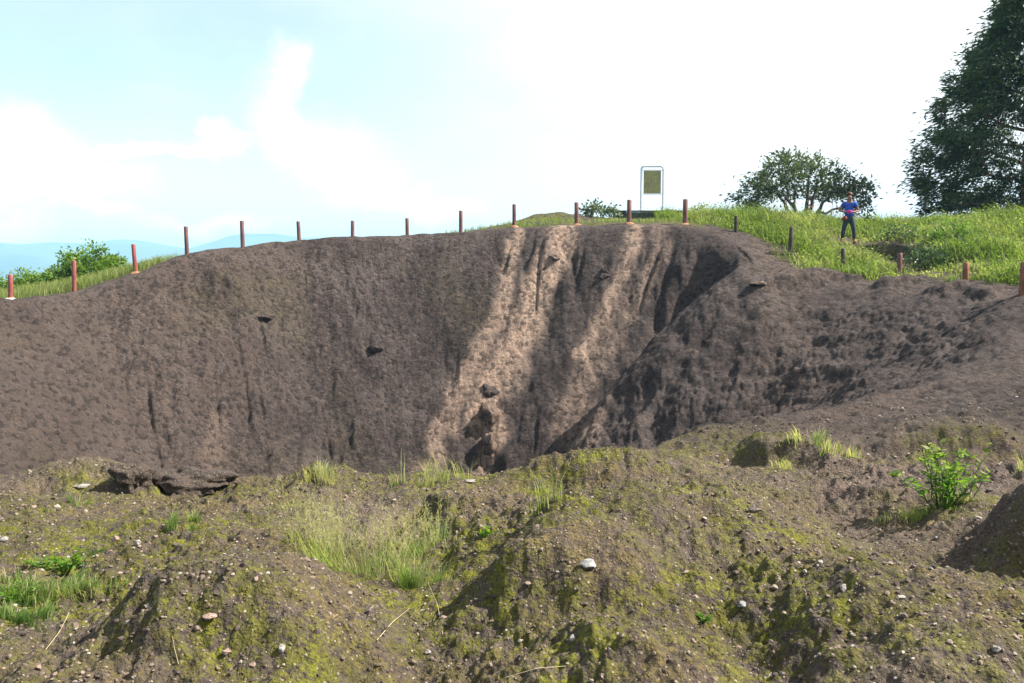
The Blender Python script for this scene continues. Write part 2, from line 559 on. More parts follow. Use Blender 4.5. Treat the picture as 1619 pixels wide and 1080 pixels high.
def terrain_mat():
    m, t, out = new_mat('weathered_laterite')
    P = t.node('ShaderNodeNewGeometry').outputs['Position']
    moss, streak, grass, dust_and_sun, farw = t.attr('moss'), t.attr('streak'), t.attr('grass'), t.attr('dust_and_sun'), t.attr('far')
    n1 = t.noise(P, 0.55, 5, 0.6)
    n2 = t.noise(P, 2.4, 5, 0.65)
    n3 = t.noise(P, 9.0, 5, 0.7)
    n4 = t.noise(P, 42.0, 4, 0.7)
    c = t.mix(t.remap(n1, 0.36, 0.66), rgb(0.072, 0.055, 0.052), rgb(0.132, 0.104, 0.094))
    c = t.mix(t.math('MULTIPLY', t.remap(n2, 0.42, 0.72), 0.6), c, rgb(0.045, 0.036, 0.034))
    # pinkish and ochre stones in the wall
    c = t.mix(t.math('MULTIPLY', t.remap(n3, 0.52, 0.74), 0.55), c, rgb(0.165, 0.120, 0.095))
    nw = t.math('SUBTRACT', 1.0, farw)
    c = t.mix(t.math('MULTIPLY', nw, t.remap(n2, 0.30, 0.60, 0.35, 0.9)), c, rgb(0.084, 0.064, 0.049))
    c = t.mix(t.math('MULTIPLY', dust_and_sun, t.remap(n2, 0.30, 0.62, 0.35, 1.0)), c, rgb(0.165, 0.120, 0.096))  # dry dust, plus sunlight painted into the left wall's colour
    sk = t.math('MULTIPLY', streak, t.remap(t.noise(t.vmath('MULTIPLY', P, (1.0, 1.0, 0.35)), 4.5, 5, 0.72), 0.32, 0.52, 0.40, 1.0))
    sc = t.mix(n2, rgb(0.46, 0.295, 0.205), rgb(0.52, 0.40, 0.315))
    c = t.mix(sk, c, sc)
    # moss and dry lichen
    mc = t.mix(t.remap(t.noise(P, 3.0, 4, 0.6), 0.35, 0.65), rgb(0.080, 0.074, 0.018), rgb(0.135, 0.136, 0.014))
    mc = t.mix(t.remap(t.noise(P, 1.3, 3, 0.5), 0.45, 0.65), mc, rgb(0.125, 0.094, 0.040))
    mk = t.math('MULTIPLY', moss, t.remap(t.math('ADD', t.math('MULTIPLY', n3, 0.6), t.math('MULTIPLY', n4, 0.4)), 0.42, 0.56))
    c = t.mix(mk, c, mc)
    gc = t.mix(n3, rgb(0.10, 0.12, 0.03), rgb(0.19, 0.17, 0.065))
    c = t.mix(t.math('MULTIPLY', grass, 0.9), c, gc)
    # grit colour: every grain its own shade
    vor = t.node('ShaderNodeTexVoronoi', ins={'Vector': P, 'Scale': 55.0})
    cell = t.node('ShaderNodeSeparateColor', ins={0: vor.outputs['Color']})
    nearw = t.math('SUBTRACT', 1.0, farw)
    pale = t.math('MULTIPLY', t.remap(cell.outputs[0], 0.84, 0.90), t.remap(vor.outputs['Distance'], 0.40, 0.28))
    c = t.mix(t.math('MULTIPLY', t.math('MULTIPLY', pale, nearw), 0.8), c, t.mix(cell.outputs[1], rgb(0.36, 0.30, 0.24), rgb(0.24, 0.16, 0.12)))
    dark = t.math('MULTIPLY', t.remap(cell.outputs[2], 0.70, 0.80), nearw)
    c = t.mix(t.math('MULTIPLY', dark, 0.45), c, rgb(0.035, 0.028, 0.024))
    vf = t.node('ShaderNodeTexVoronoi', ins={'Vector': P, 'Scale': 8.0})
    cf = t.node('ShaderNodeSeparateColor', ins={0: vf.outputs['Color']})
    c = t.mix(t.math('MULTIPLY', t.math('MULTIPLY', t.remap(cf.outputs[0], 0.75, 0.95), farw), 0.4), c, rgb(0.18, 0.135, 0.11))
    c = t.mix(t.math('MULTIPLY', t.math('MULTIPLY', t.remap(cf.outputs[1], 0.6, 0.9), farw), 0.6), c, rgb(0.030, 0.025, 0.024))
    # crumbly conglomerate: dark pores and pale grains
    n5 = t.noise(t.vmath('MULTIPLY', P, (1.0, 1.0, 1.5)), 13.0, 6, 0.78)
    fw = t.math('MULTIPLY', farw, 1.0)
    c = t.mix(t.math('MULTIPLY', fw, t.remap(n5, 0.47, 0.34, 0.0, 0.75)), c, rgb(0.022, 0.018, 0.017))
    c = t.mix(t.math('MULTIPLY', fw, t.remap(n5, 0.55, 0.70, 0.0, 0.55)), c, rgb(0.22, 0.165, 0.14))
    val = t.remap(n4, 0.25, 0.75, 0.52, 1.24, smooth=False)
    c = t.mix(1.0, c, t.node('ShaderNodeCombineColor', ins={0: val, 1: val, 2: val}).outputs[0], 'MULTIPLY')
    # relief
    hn = t.math('ADD', t.math('ADD', t.math('MULTIPLY', t.noise(P, 30.0, 5, 0.75), 0.030), t.math('MULTIPLY', t.noise(P, 9.0, 4, 0.7), 0.07)), t.math('MULTIPLY', t.remap(vor.outputs['Distance'], 0.6, 0.1), 0.006))
    hf = t.math('ADD', t.math('MULTIPLY', t.noise(P, 5.0, 7, 0.80), 0.36), t.math('MULTIPLY', t.remap(vf.outputs['Distance'], 0.7, 0.1), 0.035))
    hh = t.math('ADD', t.math('MULTIPLY', hn, nearw), t.math('MULTIPLY', hf, farw))
    nb = bump(t, hh, 1.0, 1.0)
    principled(t, out, c, 0.95, nb, spec=0.15)
    return m


def leaf_mat(name, ramp, trans=0.45, rough=0.6, hue_dry=None):
    """foliage: tint attribute picks the colour, light also comes through the blade"""
    m, t, out = new_mat(name)
    f = t.attr('tint')
    cr = t.node('ShaderNodeValToRGB')
    e = cr.color_ramp.elements
    while len(e) < len(ramp): e.new(0.5)
    for el, (p, c) in zip(e, ramp):
        el.position = p; el.color = rgb(*c)
    t.l.new(f, cr.inputs[0])
    b = t.node('ShaderNodeBsdfPrincipled')
    t.l.new(cr.outputs[0], b.inputs['Base Color'])
    b.inputs['Roughness'].default_value = rough
    b.inputs['Specular IOR Level'].default_value = 0.25
    tr = t.node('ShaderNodeBsdfTranslucent')
    t.set(tr.inputs['Color'], t.mix(1.0, cr.outputs[0], rgb(1.5, 1.6, 0.8), 'MULTIPLY'))
    mx = t.node('ShaderNodeMixShader')
    mx.inputs[0].default_value = trans
    t.l.new(b.outputs[0], mx.inputs[1]); t.l.new(tr.outputs[0], mx.inputs[2])
    t.l.new(mx.outputs[0], out.inputs['Surface'])
    return m


def mottled_mat(name, a, b, scale=6.0, rough=0.85, bstr=0.3, bdist=0.01, spec=0.2, metallic=0.0, stretch=(1, 1, 1), lo=0.35, hi=0.65):
    m, t, out = new_mat(name)
    tc = t.node('ShaderNodeTexCoord').outputs['Object']
    v = t.vmath('MULTIPLY', tc, stretch)
    n = t.noise(v, scale, 5, 0.65)
    c = t.mix(t.remap(n, lo, hi), rgb(*a), rgb(*b))
    n2 = t.noise(v, scale * 5, 4, 0.7)
    val = t.remap(n2, 0.25, 0.75, 0.75, 1.25, smooth=False)
    c = t.mix(1.0, c, t.node('ShaderNodeCombineColor', ins={0: val, 1: val, 2: val}).outputs[0], 'MULTIPLY')
    principled(t, out, c, rough, bump(t, n2, bstr, bdist), metallic, spec)
    return m


M_TERRAIN = terrain_mat()
M_HILLGRASS = leaf_mat('hill_grass', [(0.0, (0.045, 0.085, 0.018)), (0.40, (0.095, 0.140, 0.028)), (0.75, (0.165, 0.195, 0.062)), (1.0, (0.28, 0.265, 0.14))], 0.55)
M_TUFT = leaf_mat('tuft_grass', [(0.0, (0.075, 0.14, 0.030)), (0.5, (0.16, 0.22, 0.06)), (0.8, (0.27, 0.29, 0.12)), (1.0, (0.42, 0.36, 0.22))], 0.55)
M_WEED = leaf_mat('weed_leaf', [(0.0, (0.035, 0.095, 0.018)), (0.5, (0.075, 0.16, 0.02)), (1.0, (0.15, 0.215, 0.025))], 0.5)
M_DARKLEAF = leaf_mat('dark_tree_leaf', [(0.0, (0.026, 0.052, 0.026)), (0.6, (0.045, 0.080, 0.036)), (1.0, (0.075, 0.112, 0.046))], 0.3, 0.45)
M_TREELEAF = leaf_mat('grey_green_leaf', [(0.0, (0.035, 0.058, 0.030)), (0.6, (0.060, 0.088, 0.045)), (1.0, (0.095, 0.12, 0.055))], 0.3, 0.45)
M_SHRUB = leaf_mat('shrub_leaf', [(0.0, (0.04, 0.095, 0.018)), (0.5, (0.085, 0.165, 0.024)), (1.0, (0.16, 0.23, 0.04))], 0.42, 0.5)
M_BARK = mottled_mat('bark', (0.055, 0.042, 0.034), (0.12, 0.09, 0.07), 5.0, 0.9, 0.6, 0.02, stretch=(3, 3, 0.7))
M_REDBARK = mottled_mat('reddish_bark', (0.12, 0.065, 0.05), (0.22, 0.13, 0.10), 5.0, 0.9, 0.6, 0.02, stretch=(3, 3, 0.7))
M_STRAW = mottled_mat('dry_straw', (0.30, 0.24, 0.14), (0.42, 0.35, 0.22), 9.0, 0.8)
M_POST = mottled_mat('weathered_post_paint', (0.085, 0.040, 0.034), (0.17, 0.070, 0.055), 5.0, 0.6, 0.4, 0.004, 0.35, stretch=(2, 2, 0.6))
M_POSTRED = mottled_mat('red_post_paint', (0.17, 0.038, 0.032), (0.25, 0.065, 0.052), 5.0, 0.55, 0.3, 0.004, 0.4, stretch=(2, 2, 0.6))
M_ORANGE_SOIL = mottled_mat('orange_soil', (0.20, 0.10, 0.055), (0.27, 0.16, 0.095), 9.0, 0.95, 0.6, 0.01)
M_CONCRETE = mottled_mat('pale_concrete', (0.40, 0.37, 0.33), (0.56, 0.53, 0.48), 7.0, 0.9, 0.4, 0.005)
M_GREENWALL = mottled_mat('mossy_dark_concrete', (0.030, 0.045, 0.034), (0.075, 0.085, 0.06), 3.0, 0.9, 0.5, 0.01)
M_STEEL = mottled_mat('galvanised_steel', (0.50, 0.49, 0.52), (0.62, 0.61, 0.63), 8.0, 0.45, 0.1, 0.002, 0.5, metallic=0.35)
M_PALESTONE = mottled_mat('pale_quartz', (0.14, 0.12, 0.105), (0.27, 0.245, 0.22), 22.0, 0.8, 0.4, 0.004)
M_GREYSTONE = mottled_mat('grey_stone', (0.15, 0.145, 0.14), (0.24, 0.23, 0.22), 18.0, 0.85, 0.5, 0.004)
M_TANSTONE = mottled_mat('pinkish_stone', (0.17, 0.115, 0.09), (0.26, 0.185, 0.15), 18.0, 0.9, 0.5, 0.004)
M_DARKSTONE = mottled_mat('dark_laterite_lump', (0.065, 0.052, 0.047), (0.17, 0.13, 0.11), 5.0, 0.95, 0.9, 0.05)
M_CLAYSTONE = mottled_mat('clay_stained_boulder', (0.20, 0.15, 0.10), (0.40, 0.31, 0.21), 3.0, 0.95, 0.8, 0.05)
M_MOUNTAIN = mottled_mat('far_forest_slope', (0.03, 0.05, 0.03), (0.05, 0.075, 0.04), 0.004, 0.95, 0.0, 0.01)

# ------------------------------------------------------------------ ground and crater
STREAKS = [  # (pixel path measured down the wall, half width top, half width bottom in metres, strength)
    ([(818, 366), (806, 420), (797, 480), (762, 545), (725, 625), (695, 700), (680, 745)], 0.22, 0.42, 0.8),
    ([(893, 362), (884, 400), (856, 450), (838, 505), (808, 565), (776, 620), (765, 660)], 0.50, 0.62, 1.0),
    ([(1012, 362), (998, 400), (972, 460), (945, 520), (925, 560)], 0.24, 0.3, 0.85),
    ([(1048, 362), (1030, 430), (985, 510), (930, 590), (890, 680)], 0.22, 0.50, 0.45),
    ([(790, 640), (785, 700), (765, 740)], 0.25, 0.25, 0.9),
    ([(338, 660), (345, 700), (340, 735)], 0.22, 0.25, 0.22),
]


def streak_paths():
    out = []
    for path, w0, w1, st in STREAKS:
        out.append(([spot(u, v, 14.0) for u, v in path], w0, w1, st))
    return out


STREAK_PTS = streak_paths()
for k, amp in ((0, 0.05), (1, 0.13), (2, 0.08), (3, 0.04)):
    pp = np.array([(p.x, p.y) for p in STREAK_PTS[k][0]])
    BUTTRESS.append((pp, STREAK_PTS[k][1] * 1.1, STREAK_PTS[k][2] * 1.1, amp))


FOOTPATH = np.array([(12.0, 33.5), (12.2, 32.0), (12.6, 29.8), (12.0, 27.4), (12.4, 25.2)])


def terrain_attrs(x, y, z, sd, sl):
    r = np.hypot(x, y)
    streak = np.zeros(x.shape)
    j = (sd > -0.8) & (y > 15) & (x > -18) & (x < 10) & (r < 60)
    jx = x[j] + 0.20 * fbm(x[j] * 1.2, z[j] * 1.2, 3, 0.6, ox=13.0); jy = y[j]; jz = z[j]
    acc = np.zeros(jx.shape)
    for pts, w0, w1, st in STREAK_PTS:
        P = np.array([(p.x, p.z) for p in pts])
        d, tt = seg_dist(jx, jz, P)
        w = w0 + (w1 - w0) * tt
        acc = np.maximum(acc, st * np.exp(-(d / w) ** 4 * 0.7))
    streak[j] = acc
    near = (1 - sstep(9.0, 13.0, r))
    f = fbm(x * 0.45, y * 0.45, 3, 0.6, ox=61.0)
    path = np.exp(-((x - 2.9 - (y - 6.5) * 0.25) / 0.9) ** 2) * sstep(5.5, 7, y)
    leftbare = np.exp(-((x + 1.15) / 0.75) ** 2 - ((y - 4.2) / 0.7) ** 2)
    moss = near * np.clip(0.92 + 0.95 * f - 0.8 * path - 0.45 * leftbare - 0.25 * sstep(3.0, 5.0, x), 0, 1)
    # green tinge in the runnels of the left wall
    moss = np.maximum(moss, 0.35 * np.clip(fbm(x * 0.3, y * 0.3 + 50, 3, ox=2.0) - 0.05, 0, 1) * (sd > 1) * sstep(15, 20, y) * (x < 1))
    dust_and_sun = np.clip(0.5 * path + 0.35 * sstep(0.25, -0.15, sd) * sstep(10, 14, r) * sstep(-2.5, 1.0, x) * sstep(-2.2, -0.3, sd)
                   + 0.35 * near * sstep(0.1, -0.5, f) + 0.6 * (sd > 0) * sstep(-5, -11, x), 0, 1) * (r < 60)  # last term is painted sunlight: left wall coloured paler
    # grassy ground outside the rim
    out = sstep(-0.25, -0.75, sd)
    edge = sstep(-0.9, -1.7, sd + 0.5 * fbm(x * 0.7, y * 0.7, 2, ox=44.0))
    right = edge * ((x > 6.8) & (y > 17.0))
    left = sstep(-0.3, -0.6, sd) * (x < -12.2) * (y > 18)
    mid = sstep(-0.35, -0.8, sd + 0.3 * fbm(x * 0.6, y * 0.6, 2, ox=9.0)) * (x > -2.8) * (x <= 6.8) * (y > 28) * sstep(-0.15, 0.25, fbm(x * 0.5, y * 0.5, 2, ox=19.0) + 0.35)
    grass = np.clip(right + left + mid, 0, 1) * (r < 70)
    grass = np.where(r >= 70, 1.0, grass)
    tread = np.exp(-(seg_dist(x, y, FOOTPATH)[0] / 0.35) ** 2)
    grass = grass * (1 - 0.6 * tread)
    dust_and_sun = np.maximum(dust_and_sun, tread)
    far = sstep(8.5, 12, r) * sstep(0.5, 3.0, x) * sstep(-4.5, -2.5, sd)
    far = np.maximum(far, sstep(11, 15, r))
    return dict(moss=moss, streak=streak, dust_and_sun=dust_and_sun * (1 - grass), grass=grass, far=far)


def build_terrain():
    fine_half = math.radians(33.5)
    a = np.concatenate([np.linspace(-fine_half, fine_half, 820),
                        np.linspace(fine_half, 2 * np.pi - fine_half, 76)[1:-1]])
    r = np.concatenate([np.linspace(0.4, 2.7, 18), np.geomspace(2.75, 11, 430), np.linspace(11, 38, 432)[1:], np.linspace(38, 60, 42)[1:],
                        np.geomspace(60, 6300, 46)[1:]])
    A, R = np.meshgrid(a, r)
    nr, na = A.shape
    X = np.concatenate([[0.0], (R * np.sin(A)).ravel()])
    Y = np.concatenate([[0.0], (R * np.cos(A)).ravel()])
    Z, sd, sl, tl = land(X, Y)
    at_ = terrain_attrs(X, Y, Z, sd, sl)
    V = np.stack([X, Y, Z], 1)
    i = np.arange(nr - 1)[:, None]; j = np.arange(na)[None]
    j2 = (j + 1) % na
    q = np.stack([1 + i * na + j, 1 + i * na + j2, 1 + (i + 1) * na + j2, 1 + (i + 1) * na + j], 2).reshape(-1, 4)[:, ::-1]
    fan = np.stack([np.zeros(na, int), 1 + np.arange(na), 1 + (np.arange(na) + 1) % na], 1)[:, ::-1]
    inside = (sd[q].mean(1) > 0.05)

    def piece(name, faces, label):
        used = np.unique(faces)
        remap = np.full(len(V), -1, np.int64)
        remap[used] = np.arange(len(used))
        me = mesh_np(name, V[used], remap[faces], M_TERRAIN, {k: v[used] for k, v in at_.items()})
        o = link_mesh(name, me)
        return tag(o, label, kind='structure')
    piece('crater', q[inside], 'deep bowl-shaped pit with dark crumbly earth walls and pale clay streaks')
    # close the middle under the viewer with quads only
    fq = np.concatenate([fan, fan[:, :1]], 1)
    g = piece('ground', q[~inside], 'lumpy brown ground with moss and pebbles round the pit')
    return g


build_terrain()


def mountains():
    n, m = 420, 14
    a = np.linspace(0, 2 * np.pi, n, endpoint=False)
    ca, sa = np.cos(a), np.sin(a)
    h = 150 + 70 + 34 * fbm(ca * 5, sa * 5, 4, 0.5, ox=3.0) + 52 * np.exp(-((np.mod(a + np.pi, 2 * np.pi) - np.pi + 0.28) / 0.16) ** 2) \
        + 16 * np.exp(-((np.mod(a + np.pi, 2 * np.pi) - np.pi + 0.50) / 0.05) ** 2)
    V = []
    for k in range(m):
        t = k / (m - 1)
        rad = 3600 + 1500 * t + 160 * fbm(ca * 9 + t * 3, sa * 9, 2)
        prof = np.sin(np.pi * min(1.0, t * 1.0)) ** 0.9 if t < 1 else 0.0
        zz = -150.5 + h * prof * (1 + 0.12 * fbm(ca * 14 + 5 * t, sa * 14 - 3 * t, 3))
        V.append(np.stack([rad * sa, rad * ca, zz], 1))
    V = np.concatenate(V)
    i = np.arange(m - 1)[:, None]; j = np.arange(n)[None]; j2 = (j + 1) % n
    q = np.stack([i * n + j, i * n + j2, (i + 1) * n + j2, (i + 1) * n + j], 2).reshape(-1, 4)[:, ::-1]
    o = link_mesh('mountains', mesh_np('mountains', V, q, M_MOUNTAIN))
    tag(o, 'low blue mountains on the horizon at the left', kind='structure')


mountains()


def haze():
    bm = bmesh.new()
    bmesh.ops.create_cube(bm, size=1.0)
    bmesh.ops.scale(bm, vec=(13600, 13600, 300), verts=bm.verts)
    bmesh.ops.translate(bm, vec=(0, 0, -190 + 150), verts=bm.verts)
    m, t, out = new_mat('air')
    v = t.node('ShaderNodeVolumePrincipled')
    v.inputs['Color'].default_value = rgb(0.42, 0.76, 1.0)
    v.inputs['Density'].default_value = 0.00024
    v.inputs['Anisotropy'].default_value = 0.0
    t.l.new(v.outputs[0], out.inputs['Volume'])
    me = bpy.data.meshes.new('haze')
    bm.to_mesh(me); bm.free()
    me.materials.append(m)
    tag(link_mesh('haze', me), 'pale blue haze over the far mountains', kind='stuff')


haze()

# ------------------------------------------------------------------ foliage builders
def leaf_quads(P, D, L, W, tint, up=None):
    """one folded diamond per leaf; P base points, D directions"""
    n = len(P)
    D = D / np.maximum(np.linalg.norm(D, axis=1), 1e-6)[:, None]
    rv = RNG.normal(size=(n, 3))
    side = np.cross(D, rv); side /= np.maximum(np.linalg.norm(side, axis=1), 1e-6)[:, None]
    nrm = np.cross(side, D)
    L = np.broadcast_to(L, (n,))[:, None]; W = np.broadcast_to(W, (n,))[:, None]
    mid = P + D * L * 0.45 + nrm * L * 0.06
    V = np.stack([P, mid + side * W * 0.5, P + D * L - nrm * L * 0.1, mid - side * W * 0.5], 1)
    F = np.arange(n * 4).reshape(n, 4)
    return V.reshape(-1, 3), F, np.repeat(tint, 4)


def blades(P, H, lean, az, W, tint, curl=0.5):
    """grass blades of three cross sections"""
    n = len(P)
    d = np.stack([np.cos(az), np.sin(az), np.zeros(n)], 1)
    s = np.stack([-np.sin(az + 0.9), np.cos(az + 0.9), np.zeros(n)], 1)
    H = H[:, None]; lean = lean[:, None]; W = W[:, None]
    up = np.array([0, 0, 1.0])
    p0 = P - up * 0.02
    p1 = P + up * H * 0.58 + d * H * lean * 0.35
    p2 = P + up * H * (1 - curl * lean * 0.6) + d * H * lean
    V = np.stack([p0 - s * W, p0 + s * W, p1 - s * W * 0.75, p1 + s * W * 0.75, p2 - s * W * 0.12, p2 + s * W * 0.12], 1)
    b = np.arange(n)[:, None] * 6
    F = np.concatenate([b + np.array([[0, 1, 3, 2]]), b + np.array([[2, 3, 5, 4]])], 0)
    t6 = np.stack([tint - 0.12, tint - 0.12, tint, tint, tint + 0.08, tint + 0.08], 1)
    return V.reshape(-1, 3), F, np.clip(t6, 0, 1).ravel()


def join(parts):
    V, F, T = [], [], []
    o = 0
    for v, f, t in parts:
        V.append(v); F.append(f + o); T.append(t)
        o += len(v)
    return np.concatenate(V), np.concatenate(F), np.concatenate(T)


def tube(path, radii, sides=6):
    path = np.asarray(path, float)
    n = len(path)
    tg = np.gradient(path, axis=0)
    tg /= np.maximum(np.linalg.norm(tg, axis=1), 1e-9)[:, None]
    ref = np.array([0.31, 0.17, 0.93]) if abs(tg[0, 2]) < 0.9 else np.array([0.95, 0.2, 0.1])
    a = np.cross(tg, ref); a /= np.maximum(np.linalg.norm(a, axis=1), 1e-9)[:, None]
    b = np.cross(tg, a)
    th = np.linspace(0, 2 * np.pi, sides, endpoint=False)
    V = path[:, None] + (np.cos(th)[None, :, None] * a[:, None] + np.sin(th)[None, :, None] * b[:, None]) * np.asarray(radii)[:, None, None]
    i = np.arange(n - 1)[:, None]; j = np.arange(sides)[None]; j2 = (j + 1) % sides
    F = np.stack([i * sides + j, i * sides + j2, (i + 1) * sides + j2, (i + 1) * sides + j], 2).reshape(-1, 4)
    return V.reshape(-1, 3), F, np.zeros(n * sides)


def bend(a, b, sag, n=7, jit=0.05):
    a = np.asarray(a, float); b = np.asarray(b, float)
    t = np.linspace(0, 1, n)[:, None]
    L = np.linalg.norm(b - a)
    p = a + (b - a) * t
    p[:, 2] += sag * L * np.sin(np.pi * t[:, 0])
    p[1:-1] += RNG.normal(size=(n - 2, 3)) * jit * L * 0.35
    return p


def make_plant(name, label, cat, loc, centres, limbs, leaf_n, leaf_len, leaf_w, spread, leaf_dir, leafm, barkm, trunk_r,
               group=None, twig_r=0.02, light=None, crown_name='crown', trunk_name='trunk'):
    """woody plant: limbs reach out from the base, twigs join every leaf clump to the nearest limb"""
    root = empty(name, loc, label, cat, group)
    wood = []
    nodes = []
    for path, r0, r1 in limbs:
        path = np.asarray(path, float)
        wood.append(tube(path, np.linspace(r0, r1, len(path)), 7))
        nodes.append(path[1:])
    nodes = np.concatenate(nodes)
    order = np.argsort(np.linalg.norm(centres - nodes[0], axis=1))
    for c in centres[order]:
        d = np.linalg.norm(nodes - c, axis=1) + np.maximum(0, nodes[:, 2] - c[2]) * 0.8
        k = int(np.argmin(d))
        p = bend(nodes[k], c, 0.05, 4, 0.12)
        wood.append(tube(p, np.linspace(twig_r, twig_r * 0.35, 4), 4))
        nodes = np.concatenate([nodes, p[2:]])
    V, F, T = join(wood)
    link_mesh(trunk_name, mesh_np(trunk_name, V, F, barkm), root)
    n = len(centres)
    cnt = np.maximum(3, RNG.poisson(leaf_n, n))
    idx = np.repeat(np.arange(n), cnt)
    P = centres[idx] + RNG.normal(size=(len(idx), 3)) * np.array(spread) * (0.6 + 0.8 * RNG.random(n))[idx][:, None]
    P[:, 2] = np.maximum(P[:, 2], 0.03)
    D = leaf_dir(P, centres[idx])
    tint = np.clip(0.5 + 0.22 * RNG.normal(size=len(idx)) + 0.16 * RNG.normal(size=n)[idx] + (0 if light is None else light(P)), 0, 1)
    sc = 0.7 + 0.6 * RNG.random(len(idx))
    V, F, T = leaf_quads(P, D, leaf_len * sc, leaf_w * sc, tint)
    link_mesh(crown_name, mesh_np(crown_name, V, F, leafm, {'tint': T}), root)
    return root


def dome_points(n, rx, ry, h, base=0.0, shell=0.45, lump=0.18, square=1.0):
    out = []
    while len(out) < n:
        p = RNG.normal(size=3); p /= np.linalg.norm(p)
        if p[2] < -0.05: continue
        k = (shell + (1 - shell) * RNG.random() ** 0.7)
        k *= 1 + lump * float(pnoise(np.array([p[0] * 2.3 + 9]), np.array([p[1] * 2.3 + p[2] * 2 + rx]))[0])
        if square != 1.0: p = np.sign(p) * np.abs(p) ** square
        out.append((p[0] * rx * k, p[1] * ry * k, base + max(0, p[2]) * h * k))
    return np.array(out)


def outward(droop):
    def f(P, C):
        D = RNG.normal(size=P.shape) * 0.8
        o = P * np.array([1, 1, 0.4])
        D += o / np.maximum(np.linalg.norm(o, axis=1), 0.1)[:, None]
        D[:, 2] -= droop
        return D
    return f


def sun_tint(scale):
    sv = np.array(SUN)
    return lambda P: np.clip((P @ sv) * scale, -0.2, 0.2)  # sunlight painted into the leaf colour: paler towards the sun


# ------------------------------------------------------------------ trees
def spreading_tree():
    d = 45.0
    p = gpos(1262, d)
    W = 3.45; Hh = (415 - 248) / FPX * d - p.z
    c = dome_points(290, W * 0.95, 2.6, Hh * 0.94, 0.25, 0.60, 0.10, 0.82)
    c = c[~((np.abs(c[:, 0] - 0.1) < 2.1) & (c[:, 2] < 1.4))]
    limbs = []
    for tx, ty, tz, r in ((-2.7, 0.4, 1.3, .10), (-1.9, -0.5, 2.4, .11), (-0.9, 0.8, 3.0, .11), (0.3, -0.4, 3.3, .12), (1.3, 0.5, 2.9, .11), (2.2, -0.4, 2.2, .11),
                          (2.7, 0.3, 1.2, .09), (0.9, 1.6, 2.5, .08), (-0.9, -1.6, 2.4, .08)):
        sx = -0.18 if tx < 0 else 0.22
        pts = bend((sx + tx * 0.05, 0, 0.15), (tx, ty, tz * Hh / 3.6), 0.08 if abs(tx) > 1 else 0.0, 9, 0.10)
        limbs.append((pts, r, 0.02))
    limbs.insert(0, (np.array([(-0.2, 0, -0.3), (-0.2, 0, 0.0), (-0.24, 0, 0.35)]), 0.20, 0.15))
    limbs.insert(1, (np.array([(0.24, 0, -0.3), (0.22, 0, 0.0), (0.26, 0, 0.35)]), 0.22, 0.16))
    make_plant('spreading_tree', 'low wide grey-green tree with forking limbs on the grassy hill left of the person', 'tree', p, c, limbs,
               30, 0.20, 0.085, (0.21, 0.21, 0.15), outward(0.25), M_TREELEAF, M_BARK, 0.2, light=sun_tint(0.06), twig_r=0.022)


def big_tree():
    d = 42.0
    p = gpos(1612, d)
    hs = np.array([0.0, 1.0, 2.8, 4.6, 6.6, 9.6, 11.4]); rs = np.array([4.0, 4.6, 4.9, 4.35, 3.15, 1.25, 0.3])
    c = []
    while len(c) < 900:
        h = 0.5 + 10.6 * RNG.random() ** 1.15
        a = RNG.random() * 2 * np.pi
        R = np.interp(h, hs, rs) * (1 + 0.16 * float(pnoise(np.array([a * 1.9]), np.array([h * 0.8]))[0]))
        k = R * (0.35 + 0.62 * RNG.random() ** 0.6)
        q = (k * math.cos(a), k * math.sin(a), h)
        if abs(q[0]) < 0.5 and q[1] < 0 and h < 1.6: continue
        c.append(q)
    c = np.array(c)
    limbs = [(bend((0, 0, -0.3), (0.1, 0.1, 10.8), 0.0, 12, 0.03), 0.24, 0.03)]
    for k in range(26):
        h0 = 1.2 + 8.0 * k / 26
        a = k * 2.4
        R = np.interp(h0 + 0.6, hs, rs) * 0.86
        limbs.append((bend((0, 0, h0), (R * math.cos(a), R * math.sin(a), h0 + 0.2), 0.12, 8, 0.08), 0.10 - 0.05 * k / 26, 0.015))

    def dirs(P, C):
        o = P * np.array([1, 1, 0.0])
        o /= np.maximum(np.linalg.norm(o, axis=1), 0.2)[:, None]
        D = o * 1.0 + RNG.normal(size=P.shape) * 0.42
        D[:, 2] -= 0.28
        return D
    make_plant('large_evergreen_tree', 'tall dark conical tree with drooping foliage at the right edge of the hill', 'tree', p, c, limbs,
               80, 0.25, 0.07, (0.26, 0.26, 0.18), dirs, M_DARKLEAF, M_REDBARK, 0.24, light=sun_tint(0.03), twig_r=0.03)


def sapling():
    d = 41.0
    p = gpos(1362, d)
    H = (415 - 288) / FPX * d - p.z
    c = np.array([(-0.05, 0, H), (0.22, 0.1, H * 0.97), (0.12, 0, H * 0.82), (0.34, 0.1, H * 0.86), (-0.1, 0, H * 0.66), (0.28, 0, H * 0.55), (0.12, 0.1, H * 0.42),
                  (0.42, 0, H * 0.33), (0.05, 0, H * 0.28), (0.62, 0, H * 0.26), (0.3, -0.1, H * 0.15)])
    limbs = [(bend((0.1, 0, -0.2), (0.08, 0, H * 0.95), 0, 8, 0.05), 0.03, 0.008)]
    make_plant('sapling', 'thin sapling with sparse leaf clumps just right of the standing person', 'sapling', p, c, limbs, 15, 0.19, 0.085, (0.13, 0.13, 0.12), outward(0.2),
               M_TREELEAF, M_BARK, 0.03, twig_r=0.008)


